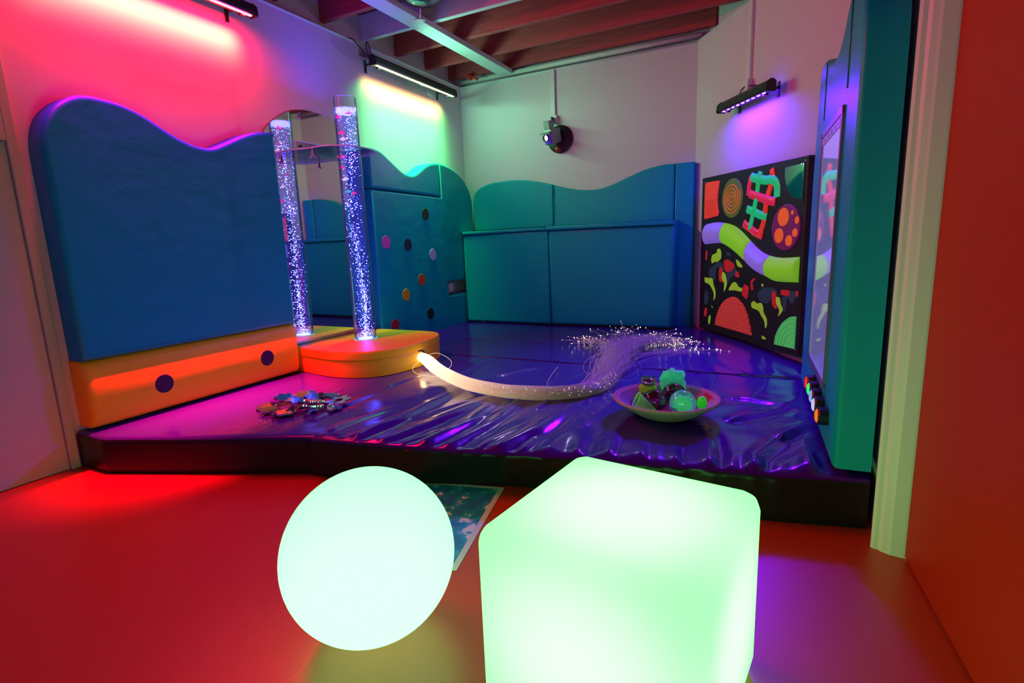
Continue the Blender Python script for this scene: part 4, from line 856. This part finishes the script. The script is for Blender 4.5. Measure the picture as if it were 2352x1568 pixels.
# bundled organza scarf
c = Vector((-.488, 2.712, .318)); bm = B(); bmesh.ops.create_icosphere(bm, subdivisions=5, radius=1)
for v in bm.verts:
    d = v.co.normalized(); rr = .053*(1+.22*noise.noise((d.x*2.2, d.y*2.2, d.z*3+4)))+.012*abs(noise.noise((d.x*3+d.z*6, d.y*5, d.z*4)))
    v.co = c+Vector((d.x*rr*1.12, d.y*rr, d.z*rr*1.05+(.012 if d.z > 0 else 0)))
tag(put('organza_scarf', bm, g1, None, True, origin=c), 'bundled bright green organza scarf at the back of the basket', 'scarf', 'toys in the woven basket')
bm = B()
for q in range(5):
    tube(bm, crom([c+Vector((.052*math.cos(a+q), .045*math.sin(a+q*1.7), .040+.016*math.sin(a*2+q))) for a in [i/7*PI*1.5 for i in range(8)]], 5), [.002]*1 if 0 else .0022, 5)
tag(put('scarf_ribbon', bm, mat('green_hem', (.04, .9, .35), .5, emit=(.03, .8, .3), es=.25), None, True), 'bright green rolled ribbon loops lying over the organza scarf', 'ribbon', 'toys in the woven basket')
# net funnel
c = Vector((-.606, 2.436, .268)); bm = B(); N_ = 26; rr0 = []
ax = Vector((.88, -.20, -.30)).normalized(); s1 = ax.cross(Z).normalized(); s2 = s1.cross(ax)
for i in range(9):
    f = i/8; r = .034*(1-f*.25)+.004; fl_ = 1-.55*f
    rr0.append([bm.verts.new(c+ax*(f*.115)+Z*.022*(1-f)+s1*r*.75*math.cos(2*PI*k/N_)+s2*r*fl_*math.sin(2*PI*k/N_)*1.2) for k in range(N_)])
for a, b_ in zip(rr0, rr0[1:]):
    for k in range(N_): bm.faces.new((a[k], a[(k+1) % N_], b_[(k+1) % N_], b_[k]))
rim_pts = [v.co.copy() for v in rr0[0]]; rim_pts.append(rim_pts[0])
t = thing('net_pouch', 'lime green net pouch with an open mouth, front left in the basket', 'net pouch', c, 'toys in the woven basket')
put('net', bm, gauze('lime_net', (.14, .70, .12), .42, .15), t, True)
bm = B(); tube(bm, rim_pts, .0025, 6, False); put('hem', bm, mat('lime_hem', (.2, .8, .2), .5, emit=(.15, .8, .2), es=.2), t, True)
# clear disc with lime foot
c = Vector((-.606, 2.690, .300)); t = thing('clear_disc_toy', 'flat clear disc on a lime green foot, back left in the basket', 'toy', c-Z*.05, 'toys in the woven basket')
bm = B(); lathe(bm, [(0, -.012), (.036, -.012), (.042, -.004), (.042, .006), (.036, .014), (0, .014)], c+Z*.022, 32, (.1, -.2, 1)); put('disc', bm, clear('clear_disc', (.75, .8, .7), .15, .55, .04), t, True)
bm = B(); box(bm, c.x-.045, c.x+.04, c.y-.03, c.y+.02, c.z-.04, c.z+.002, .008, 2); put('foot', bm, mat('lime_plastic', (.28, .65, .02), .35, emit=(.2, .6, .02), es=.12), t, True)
c = Vector((-.322, 2.535, .278)); bm = B(); bmesh.ops.create_icosphere(bm, subdivisions=3, radius=1)
for v in bm.verts: d = v.co.normalized(); v.co = c+d*(.021+.008*noise.noise(d*3.5))*1.0+Vector((0, 0, d.z*.012))
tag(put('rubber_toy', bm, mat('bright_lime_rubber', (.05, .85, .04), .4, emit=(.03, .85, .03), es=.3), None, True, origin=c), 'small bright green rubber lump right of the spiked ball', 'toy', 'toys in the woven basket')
bm = B()
for q in range(7): tube(bm, crom([(-.515+.004*q, 2.445+.008*q, .238+.004*q), (-.47, 2.43+.009*q, .246+.003*q), (-.42, 2.425+.008*q, .242+.002*q), (-.38, 2.43+.006*q, .240)], 5), .0032, 6)
tag(put('cord_hank', bm, mat('mauve_cord', (.30, .16, .28), .5), None, True), 'hank of mauve cords at the front of the basket', 'cord', 'toys in the woven basket')

# ================================================================ glowing sphere and cube, poster
c = Vector((-.978, .99, .232)); t = thing('glow_sphere', 'big glowing mint-white sphere on the red floor', 'glow sphere', c-Z*.232)
bm = B(); ball(bm, (0, 0, 0), .231, 72, 48); o = put('shell', bm, glow_lamp('sphere_glow', SPH_C, SPH_R, .12, .42, (.11, -.13, -.02)), None, True); o.parent = t; o.location = (0, 0, .232)
# the bulb sits low in the front of the shell
cc = Vector((-.296, 1.086, 0)); ag = math.radians(-7.6); cx = Vector((math.cos(ag), math.sin(ag), 0)); cy = Vector((-math.sin(ag), math.cos(ag), 0))
t = thing('glow_cube', 'big glowing mint-white cube with rounded corners on the red floor', 'glow cube', cc)
bm = B(); box(bm, -.246, .246, -.246, .246, -.23, .23, .042, 6); o = sharp(put('shell', bm, glow_lamp('cube_glow', CUB_C, CUB_R, .225, .385), None, True), 80); o.parent = t; o.location = (0, 0, .231); o.rotation_euler = (0, 0, ag)
p1, p2 = Vector((-1.05, 1.898, .0)), Vector((-.915, 1.305, .0)); dvv = (p2-p1); ln_ = dvv.length; dvv.normalize(); duu = Vector((-.975, -.22, 0)).normalized()
pm = bpy.data.materials.new('poster_print'); pm.use_nodes = True; nt = pm.node_tree; b = nt.nodes['Principled BSDF']; b.inputs['Roughness'].default_value = .35
tc = nt.nodes.new('ShaderNodeTexCoord'); nz = nt.nodes.new('ShaderNodeTexNoise'); nz.inputs['Scale'].default_value = 11; nz.inputs['Detail'].default_value = 7; nz.inputs['Roughness'].default_value = .62
rp_ = nt.nodes.new('ShaderNodeValToRGB'); rp_.color_ramp.elements[0].position = .42; rp_.color_ramp.elements[0].color = (.008, .16, .36, 1); rp_.color_ramp.elements[1].position = .585; rp_.color_ramp.elements[1].color = (.60, .60, .62, 1)
e_ = rp_.color_ramp.elements.new(.54); e_.color = (.01, .32, .44, 1)
nt.links.new(tc.outputs['Object'], nz.inputs['Vector']); nt.links.new(nz.outputs['Fac'], rp_.inputs[0]); nt.links.new(rp_.outputs[0], b.inputs['Base Color'])
t = thing('poster', 'blue and white printed poster lying on the red floor behind the sphere', 'poster', p1)
bm = B(); prism(bm, [p1+Z*.001, p2+Z*.001, p2+duu*.42+Z*.001, p1+duu*.42+Z*.001], (0, 0, .002)); put('sheet', bm, mat('poster_border', (.55, .50, .50), .4), t)
i_ = .022; q1 = p1+dvv*i_+duu*i_; q2 = p2-dvv*i_+duu*i_
bm = B(); prism(bm, [q1+Z*.003, q2+Z*.003, q2+duu*(.42-2*i_)+Z*.003, q1+duu*(.42-2*i_)+Z*.003], (0, 0, .0006)); put('printed_picture', bm, pm, t)
